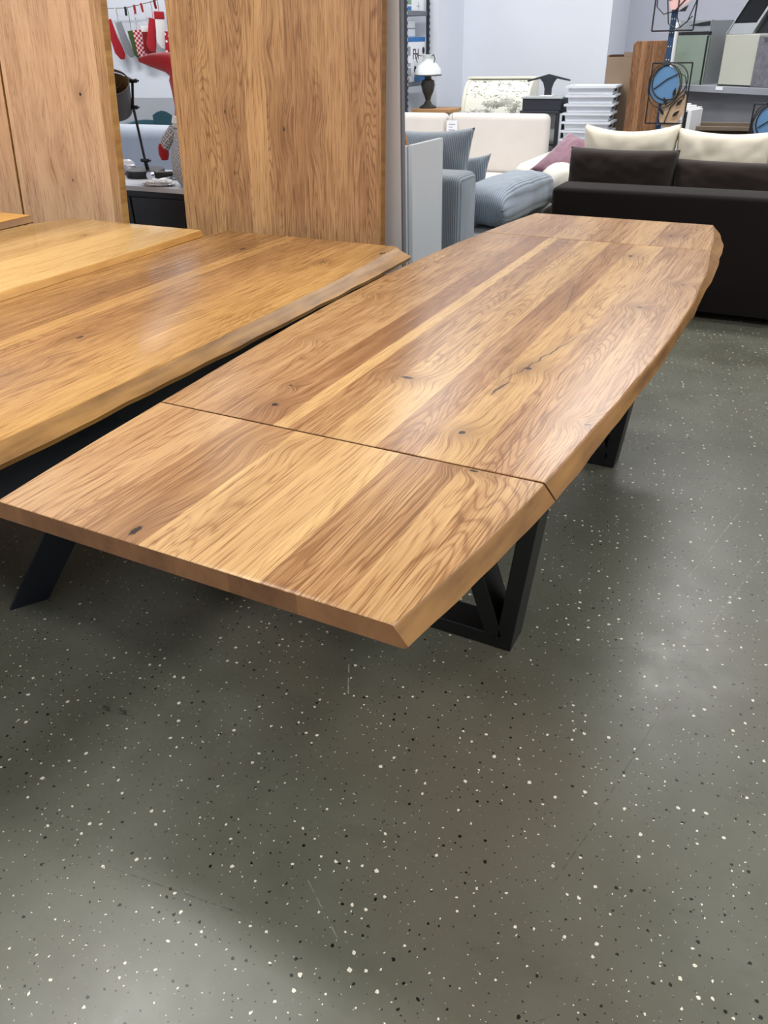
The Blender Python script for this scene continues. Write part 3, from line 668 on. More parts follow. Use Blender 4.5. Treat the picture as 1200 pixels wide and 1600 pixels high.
for i in range(33):
    a = PI*(-.15+1.3*i/32); hgt = .78+.16*math.exp(-((i-2)/4.0)**2)+.04*math.exp(-((i-26)/6)**2)
    pr_.append((math.cos(a)*.40, math.sin(a)*.34-.05, hgt))
inner = [(x*.82, y*.82, z) for x, y, z in pr_]
vo = [bm.verts.new(p) for p in pr_]; vi = [bm.verts.new(p) for p in inner]
lo = [bm.verts.new((x*.8, y*.8, .42)) for x, y, z in pr_]; li = [bm.verts.new((x*.78, y*.78, .44)) for x, y, z in inner]
for i in range(32):
    bm.faces.new((vo[i], vo[i+1], vi[i+1], vi[i])); bm.faces.new((vo[i], vo[i+1], lo[i+1], lo[i])); bm.faces.new((vi[i], vi[i+1], li[i+1], li[i])); bm.faces.new((lo[i], lo[i+1], li[i+1], li[i]))
bm.faces.new((vo[0], vi[0], li[0], lo[0])); bm.faces.new((vo[-1], vi[-1], li[-1], lo[-1]))
link('shell', bm, M_teal, ch, smooth=True)
bm = bmesh.new(); lathe(bm, [(0, .36), (.30, .36), (.33, .40), (.32, .46), (0, .48)], 32); link('seat', bm, M_teal, ch, smooth=True)
for a in range(4):
    bm = bmesh.new(); t_ = a*PI/2+PI/4; tube(bm, [(math.cos(t_)*.15, math.sin(t_)*.15, .37), (math.cos(t_)*.28, math.sin(t_)*.28, 0)], .014); link('leg', bm, M_black, ch)
M_board = plain('grey_melamine', (176, 180, 190), .6, var=.05)
bm = bmesh.new(); box(bm, -7.1, -5.2, 7.15, 7.19, 0, 1.0, b=.002)
tag(link('divider_board', bm, M_board), 'grey flat divider board standing behind the teal armchair', 'board')

# ------------------------------------------------------------ white cabinet panel beyond the partition
M_white = plain('white_melamine', (206, 212, 218), .45, var=.02)
wc = empty('wardrobe_carcass', (-1.60, 3.32, 0), 'white open-topped cabinet side standing behind the white partition end', 'cabinet')
bm = bmesh.new(); prism(bm, [(0.0, .002), (.33, .002), (.33, 1.075), (.0, 1.078)], .02, 'X', -.02, b=.001); link('side_panel', bm, M_white, wc)
bm = bmesh.new(); box(bm, -.42, -.022, .0, .018, .002, 1.075, b=.002)
for q in ((-.42, -.36, -.012, .0, .002, 1.075), (-.082, -.022, -.012, 0, .002, 1.075), (-.36, -.082, -.012, 0, 1.0, 1.075), (-.36, -.082, -.012, 0, .002, .09)): box(bm, *q, b=.002)
link('door', bm, M_white, wc)
bm = bmesh.new(); box(bm, -.42, -.40, .02, .33, .002, 1.0); link('side_panel', bm, M_white, wc)
# woven rattan lamp, only a sliver shows right of the partition
M_rat = plain('natural_rattan', (206, 158, 112), .7, var=.15, bump=.3)
rt_ = empty('rattan_floor_lamp', (-2.14, 4.0, 0), 'teardrop woven rattan floor lamp just right of the white partition edge', 'lamp')
bm = bmesh.new(); prof = [(0, .62), (.09, .66), (.17, .78), (.19, .90), (.155, 1.05), (.09, 1.20), (.03, 1.30), (0, 1.33)]
def pr_r(z):
    return interp([(b, a) for a, b in prof], z)
for k in range(22):
    for s in (1, -1):
        tube(bm, [(math.cos(k*2*PI/22+s*q*.12)*pr_r(.63+q*.05), math.sin(k*2*PI/22+s*q*.12)*pr_r(.63+q*.05), .63+q*.05) for q in range(14)], .0045, 5)
link('woven_shade', bm, M_rat, rt_)
bm = bmesh.new(); lathe(bm, [(0, 0), (.14, 0), (.14, .02), (.012, .03), (.012, .66), (0, .66)], 24); link('stand', bm, M_black, rt_, smooth=True)

# ------------------------------------------------------------ grey corduroy sofa
M_cordX = corduroy('grey_corduroy_x', (122, 134, 146), 0)
M_cordY = corduroy('grey_corduroy_y', (132, 144, 158), 1)
gs = empty('sofa', (-2.25, 5.1, 0), 'grey ribbed corduroy sofa behind the far left corner of the long table', 'sofa')
bm = bmesh.new(); box(bm, -.45, .43, -.72, -.42, .05, .80, b=.05, seg=4); link('armrest', bm, M_cordX, gs, smooth=True)
bm = bmesh.new(); box(bm, -.43, .50, -.415, .70, .06, .42, b=.035, seg=4); link('seat', bm, M_cordX, gs, smooth=True)
bm = bmesh.new(); box(bm, -.62, -.455, -.72, .70, .05, .82, b=.05, seg=4); link('backrest', bm, M_cordY, gs, smooth=True)
for a in (-.5, .4):
    for b in (-.6, .6):
        bm = bmesh.new(); box(bm, a-.03, a+.03, b-.03, b+.03, 0, .07); link('foot', bm, M_black, gs)
o = link('cushion', cushion_bm(.66, .58, .20, .10, 3, .012), M_cordX, None, (-2.27, 4.82, .425), (math.radians(-8), 0, math.radians(4)), 'all'); tag(o, 'large grey ribbed cushion stood upright against the corduroy armrest', 'cushion')
o = link('cushion', cushion_bm(.40, .40, .12, .16, 5, .01), M_cordX, None, (-2.13, 5.13, .425), (math.radians(-6), 0, math.radians(10)), 'all'); tag(o, 'small grey ribbed cushion behind the large one, pointed corner showing', 'cushion')
bm = cushion_bm(.96, .35, .27, .04, 9, .010, square=.35)
o = link('bolster_cushion', bm, corduroy('grey_corduroy_bolster', (142, 156, 172), 2, .013), None, (-2.0, 5.27, .557), (math.radians(90), 0, math.radians(86)), 'all'); tag(o, 'long grey ribbed bolster lying across the corduroy sofa seat', 'cushion')
M_taupe = plain('taupe_fabric', (128, 120, 116), .9, bump=.2)
# ------------------------------------------------------------ beige sofa bed
M_beige = plain('cream_boucle', (220, 214, 210), .9, var=.04, bump=.4, bscale=150, sheen=.2)
M_beige2 = plain('off_white_fabric', (228, 224, 216), .85, var=.03, bump=.2, bscale=150)
bs = empty('sofa', (-2.9, 7.1, 0), 'cream upholstered sofa bed standing behind the grey corduroy sofa', 'sofa')
bm = bmesh.new(); box(bm, -1.2, .78, -.85, -.065, .08, .45, b=.04, seg=4); link('seat', bm, M_beige2, bs, smooth=True)
bm = bmesh.new(); box(bm, -.155, .755, -.06, .08, .42, .905, b=.05, seg=5); link('backrest', bm, M_beige, bs, smooth=True)
bm = bmesh.new(); box(bm, -1.2, -.17, -.06, .08, .42, .90, b=.05, seg=5); link('backrest', bm, M_beige, bs, smooth=True)
bm = bmesh.new(); box(bm, .80, 1.08, -1.05, .0, .08, .66, b=.10, seg=6); link('armrest', bm, M_beige2, bs, smooth=True)
for a in (-1.1, .7):
    for b in (-.75, -.05):
        bm = bmesh.new(); box(bm, a-.03, a+.03, b-.03, b+.03, 0, .09); link('foot', bm, M_black, bs)
bm = bmesh.new(); lathe(bm, [(0, -.26), (.10, -.255), (.135, -.22), (.14, 0), (.135, .22), (.10, .255), (0, .26)], 28, M=Matrix.Rotation(PI/2, 4, 'X'))
tag(link('roll_cushion', bm, M_beige2, None, (-1.66, 5.88, .56), (0, 0, math.radians(28)), 'all'), 'cream roll cushion in front of the cream armrest, under the purple cushion', 'cushion')
bm = bmesh.new(); box(bm, -.03, .24, -.30, .18, .04, .42, b=.04, seg=4)
tag(link('seat_block', bm, M_taupe, None, (-1.70, 6.0, 0), (0, 0, 0), True), 'taupe block added under the cream roll cushion for the dark cream sofa seat front', 'seat_block')  # taupe block added where the cream sofa's seat front looks dark
M_tag = plain('white_paper', (240, 242, 248), .6, var=.01)
pt = empty('price_tag', (-3.0, 7.035, .78), 'white paper price tag hanging over the cream sofa back', 'tag')
bm = bmesh.new(); box(bm, -.052, .052, -.004, -.002, -.07, .07); link('card', bm, M_tag, pt)
bm = bmesh.new(); tube(bm, [(0, -.003, .07), (.004, -.012, .11), (.004, -.01, .142)], .0015, 6); link('thread', bm, M_black, pt)
bm = bmesh.new()
for i in range(5): box(bm, -.03, .03-(i % 2)*.02, -.0046, -.0041, .035-i*.022, .041-i*.022)
link('print_lines', bm, plain('pale_blue_print', (150, 160, 196), .6), pt)
M_purple = plain('mauve_velvet', (124, 76, 98), .55, var=.18, scale=9, bump=.3, bscale=90, sheen=.6)
o = link('cushion', cushion_bm(.44, .42, .14, .14, 12, .022), M_purple, None, (-1.71, 5.84, .585), (math.radians(-57), math.radians(14), math.radians(-22)), 'all'); tag(o, 'mauve velvet cushion flopped over the cream armrest', 'cushion')

# ------------------------------------------------------------ dark sofa
M_dark = plain('dark_brown_microfibre', (20, 14, 13), .9, spec=.2, var=.12, scale=3, bump=.15, bscale=300, sheen=.08)
M_dark2 = plain('dark_brown_velvet', (40, 32, 29), .9, spec=.2, var=.14, scale=6, bump=.2, bscale=200, sheen=.12)
M_cream = plain('cream_cushion_fabric', (212, 205, 188), .85, var=.05, scale=8, bump=.15, bscale=250)
ds = empty('sofa', (0, 5.0, 0), 'large dark brown sofa seen from behind at the far end of the long table', 'sofa')
bm = bmesh.new(); box(bm, -1.425, 1.5, -.13, .14, .05, .695, b=.028, seg=4); link('backrest', bm, M_dark, ds, smooth=True)
bm = bmesh.new(); box(bm, -1.40, 1.48, .142, .95, .05, .44, b=.03, seg=3); link('seat', bm, M_dark, ds, smooth=True)
bm = bmesh.new(); box(bm, -1.425, -1.27, .15, .95, .442, .58, b=.03, seg=3); link('armrest', bm, M_dark, ds, smooth=True)
for a in (-1.3, 0, 1.35):
    for b in (-.05, .8):
        bm = bmesh.new(); box(bm, a-.035, a+.035, b-.035, b+.035, 0, .055); link('foot', bm, M_black, ds)
def cush(name, W, Hh, T, loc, rot, mat, label, sd, sag=.02, pinch=.05, sq=.35):
    return tag(link(name, cushion_bm(W, Hh, T, pinch, sd, .014, sag=sag, square=sq), mat, None, loc, tuple(math.radians(a) for a in rot), 'all'), label, 'cushion')
cush('cushion', .66, .425, .21, (-1.12, 5.26, .445), (-6, 0, -1), M_dark2, 'dark brown cushion behind the dark sofa back, left one', 21, .006, .025, .75)
cush('cushion', .82, .38, .20, (-.40, 5.26, .445), (-8, 0, 0), M_dark2, 'dark brown cushion behind the dark sofa back, right one running out of frame', 25, .006, .025, .75)
cush('cushion', .60, .54, .17, (-1.135, 5.50, .445), (-5, -1, -2), M_cream, 'left cream back cushion on the dark sofa, beside the mauve one', 31, .03, .06, .55)
cush('cushion', .56, .52, .17, (-.585, 5.50, .445), (-5, 1, 1), M_cream, 'cream back cushion in the middle of the dark sofa, right of the black slit', 35, .015, .05, .55)
cush('cushion', .56, .52, .17, (-.03, 5.50, .445), (-5, 0, 0), M_cream, 'cream back cushion just entering at the right picture edge', 39, .02, .07)

# ------------------------------------------------------------ rear wall furniture
M_ivory = plain('ivory_lacquer', (232, 231, 216), .4, var=.02)
def inkmat():
    t = NT('ink_landscape_print'); P = t.obj(); X, Y, Z = t.sep(P)
    n = t.noise(t.vec(t.ma('MULTIPLY', X, 4.0), 0.0, t.ma('MULTIPLY', Z, 9.0)), 1, 6, .65)
    band = t.ma('MULTIPLY', t.sstep(Z, 1.03, .91), t.sstep(n, .50, .60))
    stroke = t.ma('LESS_THAN', t.ma('ABSOLUTE', t.ma('SUBTRACT', t.noise(t.vec(t.ma('MULTIPLY', X, 9.0), 1.0, t.ma('MULTIPLY', Z, 26.0)), 1, 3), .5)), .012)
    k = t.ma('MAXIMUM', t.ma('MULTIPLY', band, .75), t.ma('MULTIPLY', stroke, t.ma('MULTIPLY', t.sstep(n, .42, .5), .9)))
    t.set(Base_Color=t.mix(k, lin((232, 233, 222)), lin((70, 74, 70))), Roughness=.4); return t.m
sd_ = empty('bureau', (-2.815, 7.76, 0), 'ivory roll-front bureau with ink landscape painting behind the cream sofa', 'bureau')
ax_ = [(-.25, 0), (.10, 0), (.10, 1.135), (-.02, 1.135), (-.10, 1.115), (-.17, 1.06), (-.22, .97), (-.25, .86)]
for s in (-.345, .315):
    bm = bmesh.new(); prism(bm, ax_, .03, 'X', s, b=.003); link('side_panel', bm, M_ivory, sd_, smooth=True)
bm = bmesh.new(); prism(bm, [(-.23, 0), (.09, 0), (.09, .84), (-.23, .84)], .628, 'X', -.314); link('body', bm, M_ivory, sd_)
bm = bmesh.new(); prism(bm, [(.09, .842), (.09, 1.132), (-.02, 1.132), (-.09, 1.104), (-.155, 1.045), (-.20, .96), (-.232, .842)], .628, 'X', -.314); link('roll_front', bm, inkmat(), sd_, smooth=True)
bm = bmesh.new(); box(bm, -.352, .352, -.05, .11, 1.136, 1.152, b=.004); link('top', bm, M_ivory, sd_)
sd_.scale = (.93, .85, 1)
# wood-topped stand with the glass lamp
M_wdtop = plain('pine_top', (178, 136, 92), .5, var=.1)
wt = empty('sideboard', (-3.385, 7.46, 0), 'white sideboard with brown wooden top carrying the glass lamp', 'sideboard')
bm = bmesh.new(); prism(bm, [(-.15, -.13), (.23, -.13), (.27, -.04), (.23, .16), (-.15, .16)], .03, 'Z', .882, b=.004); link('top', bm, M_wdtop, wt)
bm = bmesh.new(); box(bm, -.14, .21, -.12, .15, 0, .8815, b=.004); link('body', bm, M_white, wt)
M_glassw = plain('opal_glass', (226, 234, 234), .15, var=.02, spec=.6)
M_bronze = plain('dark_bronze', (62, 60, 56), .4, metal=.3, var=.2, bump=.3, bscale=60)
gl = empty('table_lamp', (-3.42, 7.44, .9125), 'antique table lamp with opal glass shade and dark urn base', 'lamp')
bm = bmesh.new(); lathe(bm, [(0, 0), (.075, 0), (.075, .012), (.04, .03), (.022, .06), (.03, .09), (.05, .13), (.062, .18), (.055, .215), (.03, .225), (.03, .245), (0, .245)], 32); link('base', bm, M_bronze, gl, smooth=True)
bm = bmesh.new(); lathe(bm, [(.11, .252), (.118, .262), (.112, .30), (.085, .335), (.05, .36), (.042, .38), (.06, .41), (.056, .41), (.038, .38), (.046, .358), (.08, .33), (.106, .30), (.11, .268)], 40); link('lamp_shade', bm, M_glassw, gl, smooth=True)
bm = bmesh.new(); tube(bm, [(math.cos(i*2*PI/24)*.118, math.sin(i*2*PI/24)*.118, .254) for i in range(24)], .004, 6, closed=True); link('shade_ring', bm, M_bronze, gl)
for s in (-1, 1):
    bm = bmesh.new(); tube(bm, [(s*.05, -.03, .40), (s*.075, -.05, .41), (s*.09, -.055, .38), (s*.078, -.05, .35)], .004, 6); link('loop', bm, M_bronze, gl)
gl.scale = (1.04, 1.04, 1.05)
# metal shelf unit with boxes
M_steel = plain('grey_shelf_steel', (112, 118, 128), .5, metal=.3, var=.04); M_post = plain('dark_slotted_post', (52, 56, 64), .5, metal=.3)
su = empty('shelf_unit', (-3.76, 7.50, 0), 'grey slotted metal shelving with cartons, left of the opal glass lamp', 'shelf')
for z in (.60, 1.09, 1.645):
    bm = bmesh.new(); box(bm, -.19, .2, -.24, .23, z, z+.035, b=.003); link('shelf', bm, M_steel, su)
for y in (-.235, .235):
    for x in (-.205, .2):
        bm = bmesh.new(); box(bm, x-.012, x+.018, y-.012, y+.012, 0, 2.3)
        for k in range(40): box(bm, x+.0175, x+.0195, y-.004, y+.004, .2+k*.05, .225+k*.05, mi=1)
        link('post', bm, [M_post, M_white], su)
M_carton = plain('white_carton', (228, 231, 238), .55, var=.02); M_blue = plain('blue_print', (24, 104, 176), .5, var=.05); M_green2 = plain('green_print', (122, 160, 132), .5)
M_ink = plain('black_print', (26, 26, 30), .6); M_gprint = plain('grey_print', (150, 154, 164), .6)
RX = Matrix(((0, 0, 1), (1, 0, 0), (0, 1, 0))).to_4x4()   # text plane facing +X
c1 = empty('carton', (-3.68, 7.48, 1.1255), 'tall white carton with blue top and letters FH on the grey shelving', 'box')
bm = bmesh.new(); box(bm, -.09, .10, -.2, .20, 0, .27, b=.003); link('body', bm, M_carton, c1)
bm = bmesh.new(); box(bm, -.091, .101, -.201, .201, .27, .30, b=.003); link('lid', bm, M_blue, c1)
text_mesh('printed_letters', 'FH', .10, M_ink, c1, Matrix.Translation((.1025, .01, .185)) @ RX)
for y, z, w2, h2 in ((-.13, .21, .04, .03), (-.13, .12, .04, .012), (-.13, .07, .05, .028), (-.14, .02, .03, .015)):
    bm = bmesh.new(); box(bm, .1003, .1015, y-w2, y+w2, z-h2, z+h2); link('printed_picture', bm, M_gprint, c1)
bm = bmesh.new(); box(bm, .1003, .1018, -.02, .2, .0, .035); link('blue_stripe', bm, M_blue, c1)
for (y, z) in ((.165, .21), (.0, .085)):
    bm = bmesh.new(); lathe(bm, [(0, 0), (.024, 0), (.024, .001), (0, .001)], 20, M=Matrix.Translation((.1005, y, z)) @ Matrix.Rotation(PI/2, 4, 'Y')); link('printed_disc', bm, M_ink, c1)
c2_ = empty('carton', (-3.76, 7.42, 1.4845), 'plain pale carton stacked on the FH carton', 'box')
bm = bmesh.new(); box(bm, -.08, .12, -.19, .17, 0, .11, b=.003); link('body', bm, M_carton, c2_)
bm = bmesh.new(); box(bm, .12, .1215, -.19, .17, .05, .058); link('tape', bm, M_gprint, c2_)
c3 = empty('carton', (-3.68, 7.47, 1.6805), 'white carton with green and blue stripes on the upper grey shelf', 'box')
bm = bmesh.new(); box(bm, -.09, .10, -.2, .18, 0, .30, b=.003); link('body', bm, M_carton, c3)
bm = bmesh.new(); box(bm, .1003, .1018, -.2, -.06, .004, .028); link('blue_stripe', bm, M_blue, c3)
bm = bmesh.new(); box(bm, .1003, .1018, -.2, -.06, .04, .075); link('green_stripe', bm, M_green2, c3)
bm = bmesh.new(); box(bm, .1003, .1018, .04, .10, .03, .034); box(bm, .1003, .1018, .07, .074, .01, .06); link('printed_icon', bm, M_gprint, c3)
bm = bmesh.new(); box(bm, .1003, .1018, -.01, .01, .12, .16); link('printed_icon', bm, M_gprint, c3)

for q in (c1, c2_, c3): q.scale = (1.1, 1.08, 1.18)
# black stool, black table, white pictures
M_dgrey = plain('anthracite_lacquer', (44, 48, 58), .4, var=.05)
bt = empty('side_table', (-2.264, 7.34, 0), 'black side table with deep apron between bureau and white crates', 'table')
bm = bmesh.new(); box(bm, -.17, .17, -.11, .11, .92, 1.008, b=.004); link('apron', bm, M_dgrey, bt)
bm = bmesh.new(); box(bm, -.18, .18, -.12, .12, 1.0085, 1.022, b=.003); link('top', bm, plain('pale_table_top', (170, 178, 182), .4), bt)
bm = bmesh.new(); box(bm, -.185, .16, -.12, .12, .895, .919, b=.003); link('shelf', bm, M_dgrey, bt)
for a, b in ((-.145, -.10), (.145, -.10), (-.145, .10), (.145, .10)):
    bm = bmesh.new(); box(bm, a-.015, a+.015, b-.015, b+.015, 0, .894, b=.002); link('leg', bm, M_dgrey, bt)
bm = bmesh.new(); box(bm, -.13, .13, -.112, -.100, .65, .665); link('stretcher', bm, M_dgrey, bt)
bm = bmesh.new(); box(bm, -2.385, -2.14, 7.32, 7.35, 0, .89, b=.002)
tag(link('white_board', bm, plain('pale_marbled_board', (204, 208, 212), .4, var=.06, scale=30)), 'pale marbled board standing within the black side table legs', 'board')
sc_ = empty('stand', (-2.25, 7.34, 1.0225), 'black T-shaped metal stand top resting on the black side table', 'stand')
bm = bmesh.new(); prism(bm, [(-.03, 0), (.03, 0), (.03, .055), (.045, .10), (.07, .132), (.185, .112), (.185, .124), (0, .165), (-.185, .118), (-.185, .106), (-.075, .130), (-.045, .10), (-.03, .055)], .02, 'Y', -.01, b=.002)
link('upright', bm, M_dgrey, sc_)
bm = bmesh.new(); box(bm, -.055, .055, -.05, .05, 0, .008, b=.002); link('foot_plate', bm, M_flexw, sc_)

# stacked crates
M_crate = plain('white_crate_plastic', (222, 228, 238), .4, var=.02)
def crate():
    r = empty('crate', (0, 0, 0), 'x', 'crate', group='stacked white crates')
    bm = bmesh.new()
    def ring(w_, d, z): return [bm.verts.new((sx*w_, sy*d, z)) for sx, sy in ((-1, -1), (1, -1), (1, 1), (-1, 1))]
    R = [ring(.176, .128, 0), ring(.184, .136, .052), ring(.197, .149, .053), ring(.197, .149, .049), ring(.202, .154, .048), ring(.202, .154, .064), ring(.180, .132, .0645), ring(.172, .124, .006)]
    for a, b in zip(R, R[1:]):
        for k in range(4): bm.faces.new((a[k], a[(k+1) % 4], b[(k+1) % 4], b[k]))
    bm.faces.new(R[0]); bm.faces.new(R[-1])
    link('body', bm, M_crate, r)
    bm = bmesh.new(); box(bm, .176, .1835, -.05, .05, .018, .042, b=.003, M=None); link('handle_hole', bm, M_ink, r)
    return r
cr0 = crate(); NCR = 9; ORD = ['topmost', 'second', 'third', 'fourth', 'fifth', 'sixth', 'seventh', 'eighth', 'ninth']
for i in range(NCR):
    c = cr0 if i == 0 else dup(cr0)
    c.location = (-1.862+.004*math.sin(i*1.7)-.003*i, 7.35, 1.041-.066*i); c.rotation_euler = (0, 0, math.radians(4+1.5*math.sin(i)))
    c['label'] = 'topmost white crate of the nested stack beside the cardboard box' if i == 0 else ('%s white crate from the top of the nested stack' % ORD[i])
bm = bmesh.new(); box(bm, -2.05, -1.70, 7.22, 7.48, 0, .511, b=.01)
tag(link('plastic_box', bm, M_crate), 'white plastic box carrying the nested crate stack', 'box')

# cardboard box and standing boards
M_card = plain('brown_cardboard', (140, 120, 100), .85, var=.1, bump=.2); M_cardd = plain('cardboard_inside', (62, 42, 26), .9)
kb = empty('cardboard_box', (-1.68, 7.62, 0), 'tall brown cardboard box with torn open top beside the wooden boards', 'box', rz=math.radians(0))
bm = bmesh.new(); box(bm, -.14, .085, -.1, .1, 0, 1.30, b=.004); link('body', bm, M_card, kb)
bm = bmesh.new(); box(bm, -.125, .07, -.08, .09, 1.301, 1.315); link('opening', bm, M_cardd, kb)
bm = bmesh.new(); box(bm, -.03, .085, -.1, -.09, 1.30, 1.335, M=Matrix.Rotation(.02, 4, 'Y')); link('flap', bm, M_card, kb)
bm = bmesh.new(); box(bm, -.14, -.13, -.1, .1, 1.30, 1.315); link('flap', bm, M_card, kb)
M_wb = wood('walnut_board', [(-.3, .45, .3), (-.06, .7, .4), (-.02, .3, .3), (.03, .5, .3), (.05, .4, .3)], (112, 80, 54), (178, 136, 98), -.3, .3, along='Z', seed=51.0, fig=.8, rough=.5)
for i, (x, y, w_, h, lb) in enumerate(((-1.42, 7.20, .245, 1.412, 'tall brown wooden board with rounded corner standing behind the blue post'),)):
    bm = bmesh.new(); pts2 = [(-w_/2, 0), (w_/2, 0), (w_/2, h), (-w_/2+.02, h), (-w_/2, h-.025)]
    prism(bm, pts2, .05, 'Y', -.025, b=.003)
    tag(link('wooden_board', bm, M_wb, None, (x, y, 0)), lb, 'board')

# blue perforated post and wire art
M_bpost = plain('blue_painted_steel', (44, 72, 104), .5, metal=.2, var=.05)
bp = empty('perforated_post', (-1.14, 6.45, 0), 'blue perforated steel post holding the wire artworks', 'post')
bm = bmesh.new(); box(bm, -.017, .017, -.012, .012, 0, 2.2, b=.001)
link('upright', bm, M_bpost, bp)
bm = bmesh.new()
for k in range(26):
    for s in (-1, 1): box(bm, s*.008-.0025, s*.008+.0025, -.0128, -.0118, .1+k*.08, .1+k*.08+.006)
link('holes', bm, M_flexw, bp)
bm = bmesh.new(); box(bm, -.12, .12, -.12, .12, 0, .008, b=.002); link('foot_plate', bm, M_bpost, bp)
M_wire = plain('black_wire', (22, 24, 30), .5); M_ablue = plain('blue_painted_sheet', (92, 136, 180), .6, var=.03); M_atan = plain('tan_painted_sheet', (196, 166, 136), .6, var=.03); M_apink = plain('pink_painted_sheet', (224, 180, 178), .6, var=.03)
def blob(cx, cz, rx, rz, rot=0, n=40, egg=0):
    out = []
    for i in range(n):
        a = i*2*PI/n; x = rx*math.cos(a)*(1+egg*math.sin(a)); z = rz*math.sin(a)
        out.append((cx+x*math.cos(rot)-z*math.sin(rot), cz+x*math.sin(rot)+z*math.cos(rot)))
    return out
def art(loc, w_, h, label, kind, rz=0):
    r = empty('wire_art', loc, label, 'wall art', rz=rz)
    wr = .0052
    bm = bmesh.new()
    c = [(-w_/2, 0, 0), (w_/2, 0, 0), (w_/2, 0, h), (-w_/2, 0, h)]
    for i in range(4): tube(bm, [c[i], c[(i+1) % 4]], wr, 8)
    link('square_frame', bm, M_wire, r)
    bm = bmesh.new()
    def loop(pts): tube(bm, [(x, -.004, z) for x, z in pts], wr*.8, 6, closed=True)
    def line(pts): tube(bm, [(x, -.004, z) for x, z in pts], wr*.8, 6)
    if kind == 'leaf':
        loop(blob(-.035, h*.66, .105, .125, .25)); loop(blob(-.03, h*.62, .11, .135, -.2)); loop(blob(.0, h*.70, .12, .11, .5))
        line([(-.10, h*.58), (-.02, h*.74), (.06, h*.84), (.10, h*.78), (.118, h*.6), (.108, h*.42)])
        line([(.0, 0), (.012, h*.12), (.03, h*.28), (.075, h*.42), (.112, h*.5)])
        link('wire_loops', bm, M_wire, r)
        bm = bmesh.new(); prism(bm, blob(-.035, h*.64, .093, .115, -.12), .003, 'Y', -.001); link('blue_shape', bm, M_ablue, r)
        bm = bmesh.new(); prism(bm, blob(.045, h*.25, .08, .125, -.35), .003, 'Y', .003); link('tan_shape', bm, M_atan, r)
        for (x, z, a) in ((-.01, h*.14, 2.2), (.05, h*.12, .7), (.0, h*.30, 2.0), (.065, h*.30, .8), (.04, h*.44, 1.5)):
            bm = bmesh.new(); prism(bm, [(x+q*math.cos(a)-p*math.sin(a), z+q*math.sin(a)+p*math.cos(a)) for q, p in ((0, 0), (.02, .011), (.04, .009), (.06, 0), (.04, -.009), (.02, -.011))], .003, 'Y', -.008); link('leaf', bm, M_wire, r)
    elif kind == 'pink':
        loop([(-.11, h), (-.125, h*.6), (-.12, h*.35), (-.07, h*.24), (.0, h*.28), (.08, h*.5), (.13, h*.7), (.14, h)])
        loop([(-.05, h), (-.06, h*.5), (-.03, h*.1), (.03, h*.02), (.09, h*.12), (.13, h*.4), (.14, h*.9)])
        line([(-.085, h), (-.10, h*.45), (-.03, h*.45), (.0, h)]); line([(.02, h), (.02, h*.2), (.05, h*.04), (.12, h*.2)])
        link('wire_loops', bm, M_wire, r)
        bm = bmesh.new(); prism(bm, [(-.10, h*.95), (-.09, h*.47), (-.045, h*.42), (-.03, h*.3), (.02, h*.3), (.09, h*.42), (.12, h*.7), (.12, h*.95)], .003, 'Y', -.001); link('pink_shape', bm, M_apink, r)
        bm = bmesh.new(); prism(bm, [(.02, h*.27), (.06, h*.33), (.085, h*.36), (.07, h*.27)], .003, 'Y', -.008); link('leaf', bm, M_wire, r)
    return r
art((-1.135, 6.425, 1.475), .27, .40, 'wire artwork with pink shape hung highest on the blue post', 'pink')
art((-1.10, 6.425, .91), .265, .375, 'wire artwork with blue oval and tan leaf shape on the blue post', 'leaf')
art((-.375, 6.42, .70), .30, .34, 'wire artwork with blue oval at the right picture edge under the shelf', 'leaf')
bp2 = empty('perforated_post', (-.375, 6.45, 0), 'steel post behind the right wire artwork, hidden by cream cushions', 'post')
bm = bmesh.new(); box(bm, -.015, .015, -.012, .012, 0, 1.02, b=.001); link('upright', bm, M_bpost, bp2)
bm = bmesh.new(); box(bm, -.12, .12, -.12, .12, 0, .008, b=.002); link('foot_plate', bm, M_bpost, bp2)

# appliance shelf on the right
RZ = math.atan2(6.95-7.52, -.45+1.218)
sh = empty('shelf', (-1.218, 7.52, 0), 'long grey shelf carrying ovens at the upper right', 'shelf', rz=RZ)
M_shelf = plain('grey_laminate', (150, 154, 164), .5, var=.03); M_back = plain('grey_back_panel', (158, 162, 172), .6, var=.05)
bm = bmesh.new(); box(bm, -.15, 1.9, 0, .55, 1.055, 1.10, b=.002); link('board', bm, M_shelf, sh)
bm = bmesh.new(); box(bm, -.12, 1.86, .16, .18, 0, 1.054); link('back_panel', bm, M_back, sh)
for s in (-.14, 1.88):
    bm = bmesh.new(); box(bm, s-.015, s+.015, .185, .54, 0, 1.054); link('side_panel', bm, M_back, sh)
bm = bmesh.new(); box(bm, .40, .47, -.002, -.0003, 1.075, 1.097); link('price_label', bm, M_tag, sh)
SM = Matrix.Translation((-1.218, 7.52, 0)) @ Matrix.Rotation(RZ, 4, 'Z')
def shp(s, d, z): v = SM @ Vector((s, d, z)); return (v.x, v.y, v.z)
M_gglass = plain('green_tinted_glass', (136, 152, 140), .12, var=.06, scale=3, spec=.7)
M_inox = plain('stainless_steel', (180, 184, 188), .3, metal=.8, var=.05)
ov = empty('oven', shp(.02, .06, 1.1002), 'built-in oven with green glass door standing on the grey shelf', 'oven', rz=RZ)
bm = bmesh.new(); box(bm, -.20, .20, .03, .42, 0, .52, b=.004); link('body', bm, M_inox, ov)
bm = bmesh.new(); box(bm, -.205, .195, .0, .028, .0, .405, b=.003); link('glass_door', bm, M_gglass, ov)
bm = bmesh.new(); box(bm, -.205, .205, .0, .028, .407, .43, b=.002); link('black_strip', bm, M_black, ov)
bm = bmesh.new(); box(bm, -.205, .205, .0, .028, .432, .525, b=.003); link('control_panel', bm, M_inox, ov)
